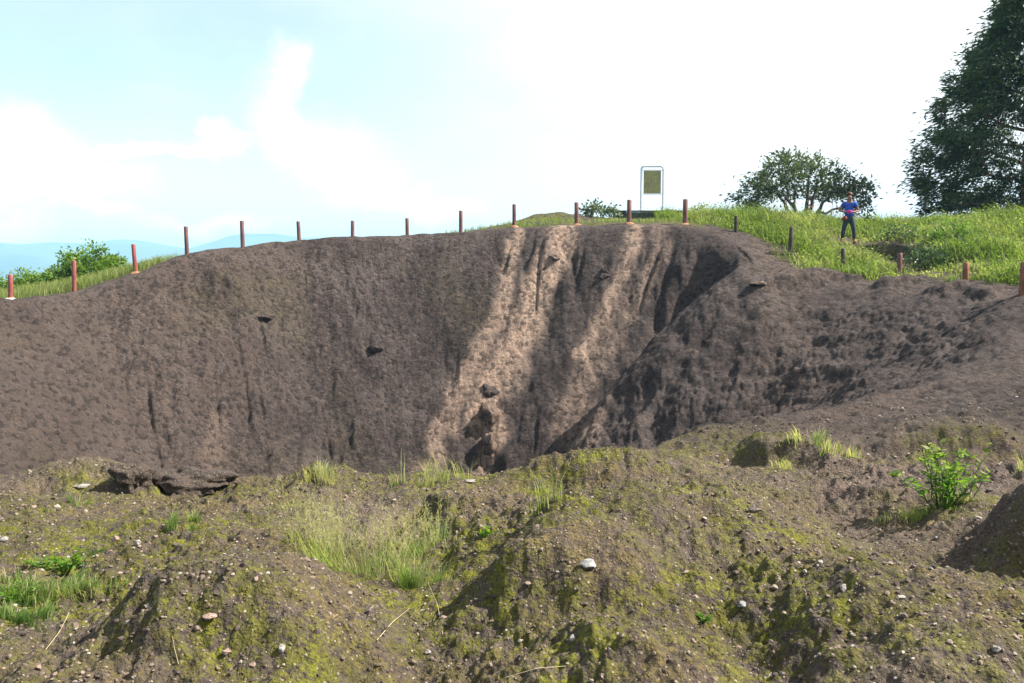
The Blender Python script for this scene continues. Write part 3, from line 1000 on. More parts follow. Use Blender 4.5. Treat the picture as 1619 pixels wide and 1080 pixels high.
def shrub(name, label, cat, p, rx, ry, h, n, leafm=None, leaf=0.11, per=26, group=None, droop=0.1, spread=0.13):
    c = dome_points(n, rx, ry, h, 0.08, 0.45, 0.3)
    limbs = []
    for k in range(6):
        a = k * 1.05 + 0.3
        limbs.append((bend((0.03 * math.cos(a), 0.03 * math.sin(a), -0.05), (rx * 0.55 * math.cos(a), ry * 0.55 * math.sin(a), h * (0.5 + 0.3 * RNG.random())), 0.1, 6, 0.1), 0.028 * h, 0.006))
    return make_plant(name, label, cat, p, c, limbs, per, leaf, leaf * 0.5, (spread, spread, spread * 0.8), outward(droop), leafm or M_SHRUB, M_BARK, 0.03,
                      group, 0.010, sun_tint(0.12), 'foliage', 'stem')


def all_shrubs():
    shrub('shrub', 'rounded bright green shrub behind the second and third red posts at left', 'shrub', gpos(146, 35.0), 1.45, 1.0, (415 - 396) / FPX * 35 - gpos(146, 35.0).z, 170, None, 0.13, 42)
    shrub('shrub', 'low light green shrub at left edge, behind the leftmost red post', 'shrub', gpos(32, 34.0), 1.0, 0.9, (415 - 432) / FPX * 34 - gpos(32, 34.0).z, 100, None, 0.12, 38)
    shrub('shrub', 'small leafy shrub between the two left-hand shrubs, lower than both', 'shrub', gpos(90, 34.4), 0.6, 0.6, (415 - 430) / FPX * 34.4 - gpos(90, 34.4).z, 60, None, 0.12, 36)
    shrub('shrub', 'dark airy shrub on the rim just left of the low wall under the sign', 'shrub', gpos(948, 41.0), 0.95, 0.7, (415 - 322) / FPX * 41 - gpos(948, 41.0).z, 30, M_TREELEAF, 0.17, 17)
    shrub('shrub', 'small light green shrub at the right end of the low wall', 'shrub', gpos(1098, 42.0), 0.38, 0.4, (415 - 328) / FPX * 42 - gpos(1098, 42.0).z, 16, M_HILLGRASS, 0.13, 18)
    shrub('shrub', 'dark green broad shrub in the hollow of the cut bank right of the person', 'shrub', gpos(1462, 27.6), 0.75, 0.6, 0.62, 44, M_DARKLEAF, 0.10, 24)
    shrub('shrub', 'dark twiggy shrub hanging over the top of the cut bank', 'shrub', gpos(1418, 30.4), 0.62, 0.5, 0.45, 30, M_DARKLEAF, 0.09, 18, None, 0.5)
    shrub('shrub', 'bushy green shrub on the grass bank between the cut bank and the last two posts', 'shrub', gpos(1500, 29.5), 0.8, 0.6, 0.6, 40, M_SHRUB, 0.09, 22)


spreading_tree()
big_tree()
sapling()
all_shrubs()


# ------------------------------------------------------------------ grass on the hill and the rim (nobody could count it)
def scatter_grass():
    # hill on the right
    n = 230000
    x = RNG.uniform(6, 34, n); y = RNG.uniform(17, 50, n)
    Z, sd, sl, _ = land(x, y)
    g = terrain_attrs(x, y, Z, sd, sl)['grass']
    ang = x / y
    fpath = np.exp(-(seg_dist(x, y, FOOTPATH)[0] / 0.5) ** 2)
    keep = (RNG.random(n) < g * (1 - 0.9 * fpath)) & (ang < 0.66) & (RNG.random(n) < np.clip(1.3 - (y - 28) * 0.03, 0.3, 1)) & (x > 6.8)
    keep &= ~((np.abs(ang - 0.368) < 0.012) & (np.abs(y - 32.3) < 1.0) & (RNG.random(n) < 0.8))
    x, y, Z, sd = x[keep], y[keep], Z[keep], sd[keep]
    x, y, Z, sd = x[:85000], y[:85000], Z[:85000], sd[:85000]
    m = len(x)
    q = fbm(x * 0.55, y * 0.55, 2, ox=15.0)
    short = np.maximum(np.exp(-((x - 12.2) / 1.5) ** 2 - ((y - 26.0) / 1.3) ** 2), np.exp(-(seg_dist(x, y, FOOTPATH)[0] / 0.8) ** 2))
    H = (0.16 + 0.28 * RNG.random(m) ** 1.5) * (0.85 + 0.7 * q) * (1 + 0.5 * np.exp(-((x / y - 0.29) / 0.07) ** 2)) * 1.15 * (0.75 + 0.5 * sstep(-1.0, -3.0, sd)) * (1 - 0.6 * short)
    tint = np.clip(0.52 + 0.18 * RNG.normal(size=m) + 0.35 * fbm(x * 0.4, y * 0.4, 2, ox=77.0) + 0.3 * short, 0, 1)
    P = np.stack([x, y, Z], 1)
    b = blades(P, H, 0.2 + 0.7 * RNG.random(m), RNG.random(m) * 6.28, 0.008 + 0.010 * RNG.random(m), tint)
    k = RNG.random(m) < 0.55
    Pl = P[k] + np.stack([RNG.normal(size=k.sum()) * .05, RNG.normal(size=k.sum()) * .05, H[k] * (0.3 + 0.7 * RNG.random(k.sum()))], 1)
    D = RNG.normal(size=Pl.shape); D[:, 2] = np.abs(D[:, 2]) * 0.3
    lq = leaf_quads(Pl, D, 0.08, 0.045, np.clip(tint[k] + 0.1 * RNG.normal(size=k.sum()), 0, 1))
    V, F, T = join([b, lq])
    o = link_mesh('hill_grass', mesh_np('hill_grass', V, F, M_HILLGRASS, {'tint': T}))
    tag(o, 'tall bright green grass and weeds covering the hill on the right', kind='stuff')
    # rim strip, left and middle
    n = 120000
    x = RNG.uniform(-22, 7.5, n); y = RNG.uniform(20, 40, n)
    Z, sd, sl, _ = land(x, y)
    g = terrain_attrs(x, y, Z, sd, sl)['grass']
    keep = (RNG.random(n) < g) & (sd > -4.5) & (np.abs(x / y) < 0.66)
    keep &= ~((x > -12.2) & (x < -2.6))
    keep &= (x < -9) | (RNG.random(n) < 0.35 * sstep(-0.1, 0.3, fbm(x * 0.8, y * 0.8, 2, ox=23.0)) + 0.9 * np.exp(-((x - 0.9) / 0.75) ** 2) * sstep(33, 34.6, y) + 0.12)
    x, y, Z = x[keep][:24000], y[keep][:24000], Z[keep][:24000]
    m = len(x)
    H = (0.10 + 0.20 * RNG.random(m)) * np.where(x < -9, 1.25, 0.75)
    tint = np.clip(np.where(x < -9, 0.70, 0.62) + 0.2 * RNG.normal(size=m), 0, 1)
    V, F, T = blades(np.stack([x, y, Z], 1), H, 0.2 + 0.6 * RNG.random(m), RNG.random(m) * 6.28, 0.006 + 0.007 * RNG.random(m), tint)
    o = link_mesh('rim_grass', mesh_np('rim_grass', V, F, M_HILLGRASS, {'tint': T}))
    tag(o, 'thin yellow-green grass along the left and far rim of the pit', kind='stuff')


scatter_grass()


# ------------------------------------------------------------------ posts round the rim
def post_mesh(h, r, mat, key):
    bm = bmesh.new()
    n = 12
    rings = [(-0.25, r), (0.02, r), (h * 0.5, r * 0.985), (h - 0.02, r * 0.97), (h, r * 0.82)]
    vs = []
    for z, rr in rings:
        vs.append([bm.verts.new((rr * (1 + 0.04 * math.sin(3 * k + key)) * math.cos(2 * math.pi * k / n), rr * math.sin(2 * math.pi * k / n), z)) for k in range(n)])
    for a, b in zip(vs, vs[1:]):
        for k in range(n):
            bm.faces.new((a[k], a[(k + 1) % n], b[(k + 1) % n], b[k]))
    bm.faces.new(vs[-1])
    return mesh_bm('shaft', bm, mat)


def footing_mesh(r, h, mat):
    bm = bmesh.new()
    n = 14
    rings = [(-0.10, 1.15), (0.0, 1.0), (h * 0.6, 0.72), (h, 0.45)]
    vs = []
    for z, k0 in rings:
        vs.append([bm.verts.new((r * k0 * (1 + 0.14 * math.sin(2.3 * k + z * 9)) * math.cos(2 * math.pi * k / n), r * k0 * (1 + 0.12 * math.cos(1.7 * k)) * math.sin(2 * math.pi * k / n), z)) for k in range(n)])
    for a, b in zip(vs, vs[1:]):
        for k in range(n):
            bm.faces.new((a[k], a[(k + 1) % n], b[(k + 1) % n], b[k]))
    bm.faces.new(vs[-1])
    return mesh_bm('footing', bm, mat)


POSTS = [  # bearing, top line, distance, radius, paint, footing, tilt, label
    (17, 434, 27.4, .068, 'r', 'c', 2, 'bright red post with a pale concrete footing, leftmost of the posts'),
    (118, 412, 29.5, .068, 'r', None, 1, 'bright red post in front of the rounded green shrub'),
    (216, 386, 30.5, .068, 'r', 'o', -1.5, 'red post where the grass ends and the bare rim climbs, against the blue mountains'),
    (298, 358, 31.6, .072, 'b', None, -1, 'first brown post on the bare rim, right of the last red post by the mountains'),
    (386, 349, 32.6, .072, 'b', None, 0.5, 'brown post on the bare left rim, second from the blue mountains'),
    (475, 350, 33.6, .070, 'b', None, 1, 'brown post on the bare rim beside a small lump of earth'),
    (559, 349, 34.1, .068, 'b', None, -0.5, 'short brown post on the bare rim, left of the one above the plain dark wall'),
    (645, 345, 34.6, .068, 'b', None, 0.5, 'short brown post on the bare rim, last before the grass begins'),
    (729, 333, 34.6, .072, 'b', None, 1, 'brown post at the left end of the grassy far rim'),
    (813, 323, 34.6, .076, 'b', 'o', 0, 'brown post with orange soil at its foot, above the left pale clay streak'),
    (911, 320, 34.1, .082, 'b', 'o', -0.5, 'brown post with orange soil at its foot, above the wide pale clay streak'),
    (993, 316, 33.7, .086, 'b', 'o', 0.5, 'brown post in front of the left end of the low wall'),
    (1081, 315, 32.9, .090, 'b', 'o', -0.5, 'brown post in front of the right end of the low wall'),
    (1161, 341, 31.8, .065, 'd', None, 0, 'dark post at the left end of the hill grass, before the spreading tree'),
    (1247, 359, 30.0, .068, 'd', None, -1, 'dark post sunk in tall grass below the spreading tree'),
    (1331, 393, 28.3, .068, 'd', None, 1, 'dark post almost swallowed by the grass below the person'),
    (1420, 400, 27.0, .075, 'b', None, 0, 'brown post beside the cut bank on the footpath'),
    (1525, 415, 24.4, .080, 'o', None, -0.5, 'rust-brown post in front of the grass hill, second from the right edge'),
    (1616, 414, 21.0, .082, 'o', None, 0.5, 'tallest rust-brown post at the right edge of the picture'),
]


def posts():
    mats = {'r': M_POSTRED, 'b': M_POST, 'd': mottled_mat('dark_post_paint', (0.035, 0.03, 0.028), (0.07, 0.055, 0.045), 5.0, 0.7, 0.4, 0.004),
            'o': mottled_mat('rust_post_paint', (0.15, 0.062, 0.035), (0.24, 0.10, 0.06), 5.0, 0.65, 0.4, 0.004)}
    for i, (u, vt, d, r, paint, foot, tilt, label) in enumerate(POSTS):
        x = (u - 809.5) / FPX * d
        z = ground_z(x, d)
        top = at(u, vt, d)[2]
        h = max(0.45, top - z)
        root = empty('rim_post', (x, d, z), label, 'post', 'posts around the crater rim', rz=i * 0.7)
        root.rotation_euler = (math.radians(tilt * 0.9), math.radians(tilt * 1.5), i * 0.7)
        link_mesh('shaft', post_mesh(h, r, mats[paint], i * 1.3), root)
        if foot:
            link_mesh('footing', footing_mesh(0.19, 0.055, M_CONCRETE if foot == 'c' else M_ORANGE_SOIL), root)


posts()


# ------------------------------------------------------------------ sign on the low wall
def box(bm, x0, x1, y0, y1, z0, z1, bev=0.0):
    r = bmesh.ops.create_cube(bm, size=1.0)
    bmesh.ops.scale(bm, vec=(x1 - x0, y1 - y0, z1 - z0), verts=r['verts'])
    bmesh.ops.translate(bm, vec=((x0 + x1) / 2, (y0 + y1) / 2, (z0 + z1) / 2), verts=r['verts'])
    if bev:
        es = list({e for v in r['verts'] for e in v.link_edges})
        bmesh.ops.bevel(bm, geom=es, offset=bev, segments=2, affect='EDGES')


def sign_panel_mat():
    m, t, out = new_mat('faded_notice_print')
    tc = t.node('ShaderNodeTexCoord').outputs['Object']
    n = t.noise(tc, 2.2, 4, 0.6)
    c = t.mix(t.remap(n, 0.35, 0.65), rgb(0.27, 0.255, 0.13), rgb(0.36, 0.33, 0.12))
    v = t.vmath('MULTIPLY', tc, (7.0, 1.0, 17.0))
    w = t.noise(v, 1.6, 3, 0.6)
    c = t.mix(t.math('MULTIPLY', t.remap(w, 0.5, 0.60), 0.75), c, rgb(0.11, 0.11, 0.085))
    principled(t, out, c, 0.55)
    return m


def sign():
    d = 44.5
    wx0, wx1 = (968 - 809.5) / FPX * d, (1090 - 809.5) / FPX * d
    ztop = at(1030, 333, d)[2]
    zg = min(ground_z(wx0, d), ground_z(wx1, d), at(1030, 348, d)[2])
    bm = bmesh.new()
    L = wx1 - wx0
    nseg = 6
    for k in range(nseg):
        box(bm, -L / 2 + k * L / nseg + 0.003, -L / 2 + (k + 1) * L / nseg - 0.003, -0.15, 0.15, -0.3, ztop - zg - 0.07 + 0.01 * math.sin(k * 5.1), 0.02)
    wall = empty('low_wall', ((wx0 + wx1) / 2, d, zg), 'low dark mossy wall on the far rim, under the sign', 'wall')
    link_mesh('wall_body', mesh_bm('wall_body', bm, M_GREENWALL, False), wall)
    bm = bmesh.new()
    box(bm, -L / 2 - 0.04, L / 2 + 0.04, -0.19, 0.19, ztop - zg - 0.055, ztop - zg, 0.015)
    link_mesh('coping', mesh_bm('coping', bm, M_GREENWALL, False), wall)
    # sign stands on the wall
    x0, x1 = (1011.5 - 809.5) / FPX * d, (1046 - 809.5) / FPX * d
    H = at(1030, 263, d)[2] - ztop
    cx = (x0 + x1) / 2; w = (x1 - x0) / 2
    root = empty('notice_sign', (cx, d, ztop), 'upright notice with yellowish panel in a rounded pale steel frame on the far rim', 'sign')
    path = [(-w, 0, 0.0), (-w, 0, H * 0.5), (-w, 0, H - 0.14)]
    for k in range(1, 6):
        a = math.pi - k * math.pi / 12
        path.append((-w + 0.14 + 0.14 * math.cos(a), 0, H - 0.14 + 0.14 * math.sin(a)))
    path += [(-w + 0.14, 0, H), (w - 0.14, 0, H)]
    for k in range(1, 6):
        a = math.pi / 2 - k * math.pi / 12
        path.append((w - 0.14 + 0.14 * math.cos(a), 0, H - 0.14 + 0.14 * math.sin(a)))
    path += [(w, 0, H - 0.14), (w, 0, H * 0.5), (w, 0, 0.0)]
    V, F, T = tube(path, [0.048] * len(path), 10)
    link_mesh('frame', mesh_np('frame', V, F, M_STEEL), root)
    pz0 = at(1030, 306, d)[2] - ztop; pz1 = at(1030, 270, d)[2] - ztop
    px = 13.5 / FPX * d
    bm = bmesh.new(); box(bm, -px, px, -0.02, 0.02, pz0, pz1, 0.006)
    pn = link_mesh('panel', mesh_bm('panel', bm, sign_panel_mat(), False), root)
    for zz in (pz0 - 0.03, pz1 + 0.03):
        V, F, T = tube([(-w, 0, zz), (0, 0, zz), (w, 0, zz)], [0.018] * 3, 8)
        link_mesh('crossbar', mesh_np('crossbar', V, F, M_STEEL), root)
    for sx in (-w, w):
        bm = bmesh.new(); box(bm, sx - 0.10, sx + 0.10, -0.10, 0.10, 0.0, 0.02, 0.004)
        link_mesh('foot_plate', mesh_bm('foot_plate', bm, M_STEEL, False), root)


sign()


# ------------------------------------------------------------------ rocks
def rock_mesh(name, size, mat, seed, rough=0.25, sub=3, smooth=True, attrs=None, chip=0.0):
    bm = bmesh.new()
    bmesh.ops.create_icosphere(bm, subdivisions=sub, radius=1.0)
    rs = random.Random(seed)
    off = Vector((rs.random() * 50, rs.random() * 50, rs.random() * 50))
    planes = [(Vector((rs.gauss(0, 1), rs.gauss(0, 1), rs.gauss(0, 1))).normalized(), 0.58 + chip + 0.3 * rs.random()) for _ in range(11)]
    from mathutils import noise as mn
    for v in bm.verts:
        p = v.co.copy()
        for nrm, dist in planes:
            e = p.dot(nrm) - dist
            if e > 0: p -= nrm * e * 0.95
        k = 1 + rough * mn.noise(p * 1.3 + off) + rough * 0.5 * mn.noise(p * 3.1 + off) + rough * 0.22 * mn.noise(p * 7 + off)
        v.co = Vector((p.x * size[0] * k, p.y * size[1] * k, p.z * size[2] * k))
    me = mesh_bm(name, bm, mat, smooth)
    for an, av in (attrs or {}).items():
        a = me.attributes.new(an, 'FLOAT', 'POINT')
        a.data.foreach_set('value', np.full(len(me.vertices), av, np.float32))
    return me


def rock(name, label, cat, u, v, size, mat, seed, sink=0.3, group=None, after=0.0, rough=0.25, sub=3, rot=0.0, tilt=0.0, attrs=None):
    p = spot(u, v, after)
    if name == 'boulder': p.y += size[1] * 0.5
    o = link_mesh(name, rock_mesh(name, size, mat, seed, rough, sub, name != 'stone', attrs, 0.25 if name == 'earth_lump' else 0.0), None, (p.x, p.y, p.z + size[2] * (1 - 2 * sink)))
    o.rotation_euler = (tilt, tilt * 0.5, rot)
    return tag(o, label, cat, group)


def rocks():
    g = 'loose stones lying on the foreground'
    rock('stone', 'largest flat grey stone lying on the central mossy mound', 'stone', 930, 897, (0.049, 0.038, 0.025), M_GREYSTONE, 3, 0.25, g, rough=0.15, rot=0.2)
    rock('stone', 'round white stone on the bare mound at bottom left', 'stone', 447, 1034, (0.019, 0.019, 0.019), M_PALESTONE, 5, 0.25, g)
    rock('stone', 'white stone on top of the dark steep mound at the right edge', 'stone', 1545, 822, (0.038, 0.025, 0.019), M_PALESTONE, 8, 0.3, g)
    rock('stone', 'small white stone in the dark face of the right edge mound', 'stone', 1558, 873, (0.015, 0.015, 0.014), M_PALESTONE, 9, 0.3, g)
    rock('stone', 'white slab of stone on the edge of the pit right of the tall grass', 'stone', 742, 764, (0.064, 0.034, 0.019), M_PALESTONE, 12, 0.3, g)
    rock('stone', 'long pale stone lying on the left hummock by the edge of the pit', 'stone', 130, 773, (0.081, 0.030, 0.019), M_PALESTONE, 13, 0.3, g, rot=0.4)
    rock('stone', 'pale stone below the shadowed side of the central mound', 'stone', 905, 1018, (0.019, 0.017, 0.017), M_PALESTONE, 14, 0.25, g)
    rock('stone', 'small white stone in the shade at the foot of the central mound', 'stone', 676, 1035, (0.017, 0.012, 0.012), M_PALESTONE, 15, 0.25, g)
    rock('stone', 'dark stone on the crest right of the grey flat stone', 'stone', 1194, 810, (0.043, 0.034, 0.029), M_DARKSTONE, 16, 0.3, g)
    rock('stone', 'pale round stone on the slope between the two right-hand mounds', 'stone', 1334, 936, (0.022, 0.020, 0.019), M_PALESTONE, 17, 0.3, g)
    rock('stone', 'greyish stone half buried on the mossy slope right of centre bottom', 'stone', 1172, 973, (0.025, 0.020, 0.019), M_GREYSTONE, 18, 0.35, g)
    rock('stone', 'white stone at the left edge above the green grass patch', 'stone', 6, 855, (0.038, 0.027, 0.022), M_PALESTONE, 19, 0.3, g)
    rock('stone', 'pinkish stone beside a white one on the left slope', 'stone', 182, 856, (0.030, 0.025, 0.025), M_TANSTONE, 20, 0.3, g)
    rock('stone', 'white stone beside a pinkish one on the left slope', 'stone', 216, 863, (0.031, 0.025, 0.022), M_PALESTONE, 21, 0.3, g)
    rock('stone', 'orange-brown flat stone on the bare mound at bottom left', 'stone', 332, 985, (0.034, 0.025, 0.014), M_TANSTONE, 22, 0.3, g)
    rock('stone', 'pale stone at the lower right, on the right-hand mound', 'stone', 1575, 1028, (0.020, 0.017, 0.015), M_PALESTONE, 23, 0.3, g)
    rock('stone', 'small white stone on the mossy slope right of the crest', 'stone', 1297, 893, (0.020, 0.017, 0.017), M_PALESTONE, 24, 0.3, g)
    rock('stone', 'pinkish stone lying between grass and the bare left mound', 'stone', 358, 1034, (0.020, 0.017, 0.017), M_TANSTONE, 25, 0.3, g)
    # lumps on the near lip
    rock('earth_lump', 'dark crumbly block of earth on the near lip at left', 'earth lump', 205, 772, (0.19, 0.18, 0.17), M_TERRAIN, 31, 0.36, rough=0.5, rot=0.4, sub=5)
    rock('earth_lump', 'long reddish slab of earth overhanging the near lip at left', 'earth lump', 305, 773, (0.42, 0.24, 0.13), M_TERRAIN, 33, 0.30, rough=0.45, rot=-0.25, sub=5)
    # boulders in the wall
    g2 = 'boulders stuck in the wall of the pit'
    rock('boulder', 'pale clay-stained boulder in the bottom of the wide clay streak', 'boulder', 772, 672, (0.42, 0.5, 0.62), M_TERRAIN, 41, 0.45, g2, 14, 0.35, 4, attrs={'far': 1.0, 'streak': 0.55})
    rock('boulder', 'tall clay-stained rib of rock under the pale boulder', 'boulder', 772, 715, (0.28, 0.4, 0.65), M_TERRAIN, 42, 0.45, g2, 14, 0.4, 4, tilt=0.3, attrs={'far': 1.0, 'streak': 0.55})
    rock('boulder', 'dark hooded boulder above the pale boulder in the clay streak', 'boulder', 776, 628, (0.32, 0.36, 0.36), M_TERRAIN, 43, 0.45, g2, 14, 0.35, 4, attrs={'far': 1.0, 'streak': 0.00})
    rock('boulder', 'round light brown boulder in the left middle of the far wall', 'boulder', 594, 556, (0.30, 0.32, 0.30), M_TERRAIN, 44, 0.45, g2, 14, 0.22, 4, attrs={'far': 1.0, 'streak': 0.00})
    rock('boulder', 'small ledge of stone sticking out of the upper left wall', 'boulder', 414, 507, (0.38, 0.32, 0.14), M_TERRAIN, 45, 0.4, g2, 14, 0.35, 4, attrs={'far': 1.0, 'streak': 0.00})
    rock('boulder', 'dark knob in the wall between the two clay streaks', 'boulder', 957, 437, (0.26, 0.3, 0.24), M_TERRAIN, 46, 0.45, g2, 14, 0.3, 4, attrs={'far': 1.0, 'streak': 0.00})
    rock('boulder', 'small knob low on the rim of the wide clay streak near the top', 'boulder', 876, 414, (0.22, 0.28, 0.2), M_TERRAIN, 47, 0.45, g2, 14, 0.3, 4, attrs={'far': 1.0, 'streak': 0.55})
    rock('boulder', 'flat pale stone on the spur at the foot of the right-hand rim', 'boulder', 1200, 452, (0.30, 0.22, 0.09), M_TERRAIN, 48, 0.4, g2, 14, 0.2, 3, attrs={'far': 1.0, 'streak': 0.30})


rocks()


def pebbles():
    g = (1 + 5 ** 0.5) / 2
    base = np.array([(-1, g, 0), (1, g, 0), (-1, -g, 0), (1, -g, 0), (0, -1, g), (0, 1, g), (0, -1, -g), (0, 1, -g), (g, 0, -1), (g, 0, 1), (-g, 0, -1), (-g, 0, 1)]) / 1.902
    tri = np.array([(0, 11, 5), (0, 5, 1), (0, 1, 7), (0, 7, 10), (0, 10, 11), (1, 5, 9), (5, 11, 4), (11, 10, 2), (10, 7, 6), (7, 1, 8),
                    (3, 9, 4), (3, 4, 2), (3, 2, 6), (3, 6, 8), (3, 8, 9), (4, 9, 5), (2, 4, 11), (6, 2, 10), (8, 6, 7), (9, 8, 1)])
    m, t, out = new_mat('pebble')
    f = t.attr('tint')
    cr = t.node('ShaderNodeValToRGB')
    e = cr.color_ramp.elements
    stops = [(0.0, (0.055, 0.042, 0.036)), (0.40, (0.115, 0.085, 0.066)), (0.66, (0.20, 0.145, 0.11)), (0.85, (0.18, 0.145, 0.112)), (1.0, (0.27, 0.24, 0.21))]
    while len(e) < len(stops): e.new(0.5)
    for el, (p, cc) in zip(e, stops):
        el.position = p; el.color = rgb(*cc)
    t.l.new(f, cr.inputs[0])
    principled(t, out, cr.outputs[0], 0.9, spec=0.2)

    def strew(name, label, n, med, sig, lo, hi, power, sink):
        y = 2.6 + 9.5 * RNG.random(n) ** 1.5
        x = RNG.uniform(-0.66, 0.66, n) * y
        Z, sd, *_ = land(x, y)
        ok = (sd < -0.05) & (RNG.random(n) < 0.35 + 0.9 * sstep(-0.4, 0.4, fbm(x * 0.9, y * 0.9, 2, ox=66.0)))
        x, y, Z = x[ok], y[ok], Z[ok]
        n = len(x)
        s = np.clip(np.exp(RNG.normal(math.log(med), sig, n)), lo, hi) * (1 + 0.06 * (y - 3))
        a = RNG.random(n) * 6.28
        sh = np.stack([0.8 + 0.6 * RNG.random(n), 0.7 + 0.4 * RNG.random(n), 0.5 + 0.5 * RNG.random(n)], 1) * s[:, None]
        V = base[None] * (1 + 0.22 * RNG.normal(size=(n, 12, 1))) * sh[:, None]
        c, si = np.cos(a)[:, None], np.sin(a)[:, None]
        V = np.stack([V[..., 0] * c - V[..., 1] * si + x[:, None], V[..., 0] * si + V[..., 1] * c + y[:, None], V[..., 2] + (Z + sh[:, 2] * sink)[:, None]], 2)
        F = (tri[None] + (np.arange(n) * 12)[:, None, None]).reshape(-1, 3)
        tint = np.repeat(RNG.random(n) ** power, 12)
        o = link_mesh(name, mesh_np(name, V, F, m, {'tint': tint}, smooth=False))
        tag(o, label, kind='stuff')
    strew('pebbles', 'small white, tan and brown pebbles strewn over the mossy foreground', 12000, 0.0058, 0.42, 0.003, 0.016, 1.1, 0.35)
    strew('clods', 'crumbs and clods of dark earth covering the foreground', 9000, 0.0075, 0.40, 0.003, 0.017, 2.6, 0.05)


pebbles()


# ------------------------------------------------------------------ tufts and weeds in the foreground
def tuft(label, u, v, rad, n, h0, h1, tint0, w=0.0022, lean=0.7, group='grass tufts on the foreground', seeds=0, flat=1.0, dry=0.0, after=0.0):
    p = spot(u, v, after)
    a = RNG.random(n) * 6.28
    q = np.sqrt(RNG.random(n)) * rad
    # clumps inside the tuft
    k = max(3, n // 45)
    cc = np.stack([RNG.normal(size=k) * rad * 0.55, RNG.normal(size=k) * rad * 0.4 * flat], 1)
    ci = RNG.integers(0, k, n)
    bx = cc[ci, 0] + RNG.normal(size=n) * rad * 0.13; by = cc[ci, 1] + RNG.normal(size=n) * rad * 0.13 * flat
    bz = land(bx + p.x, by + p.y)[0] - p.z
    P = np.stack([bx, by, bz], 1)
    H = (h0 + (h1 - h0) * RNG.random(n) ** 1.6) * (1 - 0.45 * np.clip(np.hypot(bx, by / max(flat, .2)) / (rad * 1.6), 0, 1))
    tint = np.clip(tint0 + 0.2 * RNG.normal(size=n) + 0.18 * RNG.normal(size=k)[ci], 0, 1)
    if dry: tint = np.where(RNG.random(n) < dry, 0.9 + 0.1 * RNG.random(n), tint)
    az = np.where(RNG.random(n) < 0.6, np.arctan2(by, bx), a)
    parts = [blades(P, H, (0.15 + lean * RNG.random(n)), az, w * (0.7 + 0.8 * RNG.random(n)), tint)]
    if seeds:
        # feathery seed heads on long stalks
        j = RNG.integers(0, n, seeds)
        top = P[j] + np.stack([RNG.normal(size=seeds) * 0.10, RNG.normal(size=seeds) * 0.10, h1 * (0.7 + 0.6 * RNG.random(seeds))], 1)
        for b0, tp in zip(P[j], top):
            parts.append(tube(bend(b0, tp, 0.04, 4, 0.06), np.linspace(0.0011, 0.0006, 4), 3)[:2] + (np.full(12, 0.86),))
            m = 16
            t = 0.62 + 0.38 * RNG.random(m)
            pp = b0 + (tp - b0) * t[:, None]
            D = RNG.normal(size=(m, 3)) * 0.8; D[:, 2] += 0.9
            parts.append(leaf_quads(pp, D, 0.035, 0.0022, np.full(m, 0.95)))
    V, F, T = join(parts)
    o = link_mesh('grass_tuft', mesh_np('grass_tuft', V, F, M_TUFT, {'tint': T}), None, p)
    return tag(o, label, 'grass tuft', group)


def weed(label, u, v, stems, h, leaf, group=None, per=9, mat=None, name='weed', cat='weed', spreadr=0.18, width=0.42):
    p = spot(u, v)
    root = empty(name, p, label, cat, group)
    st, lv = [], []
    for k in range(stems):
        a = RNG.random() * 6.28
        r = spreadr * RNG.random() ** 0.5
        b = np.array([0.25 * r * math.cos(a), 0.25 * r * math.sin(a), -0.02])
        tp = np.array([r * 1.3 * math.cos(a), r * math.sin(a), h * (0.55 + 0.45 * RNG.random())])
        path = bend(b, tp, 0.06, 6, 0.08)
        st.append(tube(path, np.linspace(0.005, 0.0018, 6), 5))
        t = 0.25 + 0.75 * RNG.random(per)
        idx = t * 5
        pp = np.stack([np.interp(idx, range(6), path[:, i]) for i in range(3)], 1)
        az = RNG.random(per) * 6.28
        D = np.stack([np.cos(az), np.sin(az), 0.1 + 0.5 * RNG.random(per)], 1)
        lv.append(leaf_quads(pp, D, leaf * (0.6 + 0.6 * RNG.random(per)), leaf * width * (0.7 + 0.5 * RNG.random(per)), np.clip(0.35 + 0.45 * t + 0.18 * RNG.normal(size=per), 0, 1)))
    V, F, T = join(st)
    link_mesh('stem', mesh_np('stem', V, F, M_WEED, {'tint': np.full(len(V), 0.3)}), root)
    V, F, T = join(lv)
    link_mesh('foliage', mesh_np('foliage', V, F, mat or M_WEED, {'tint': T}), root)
    return root


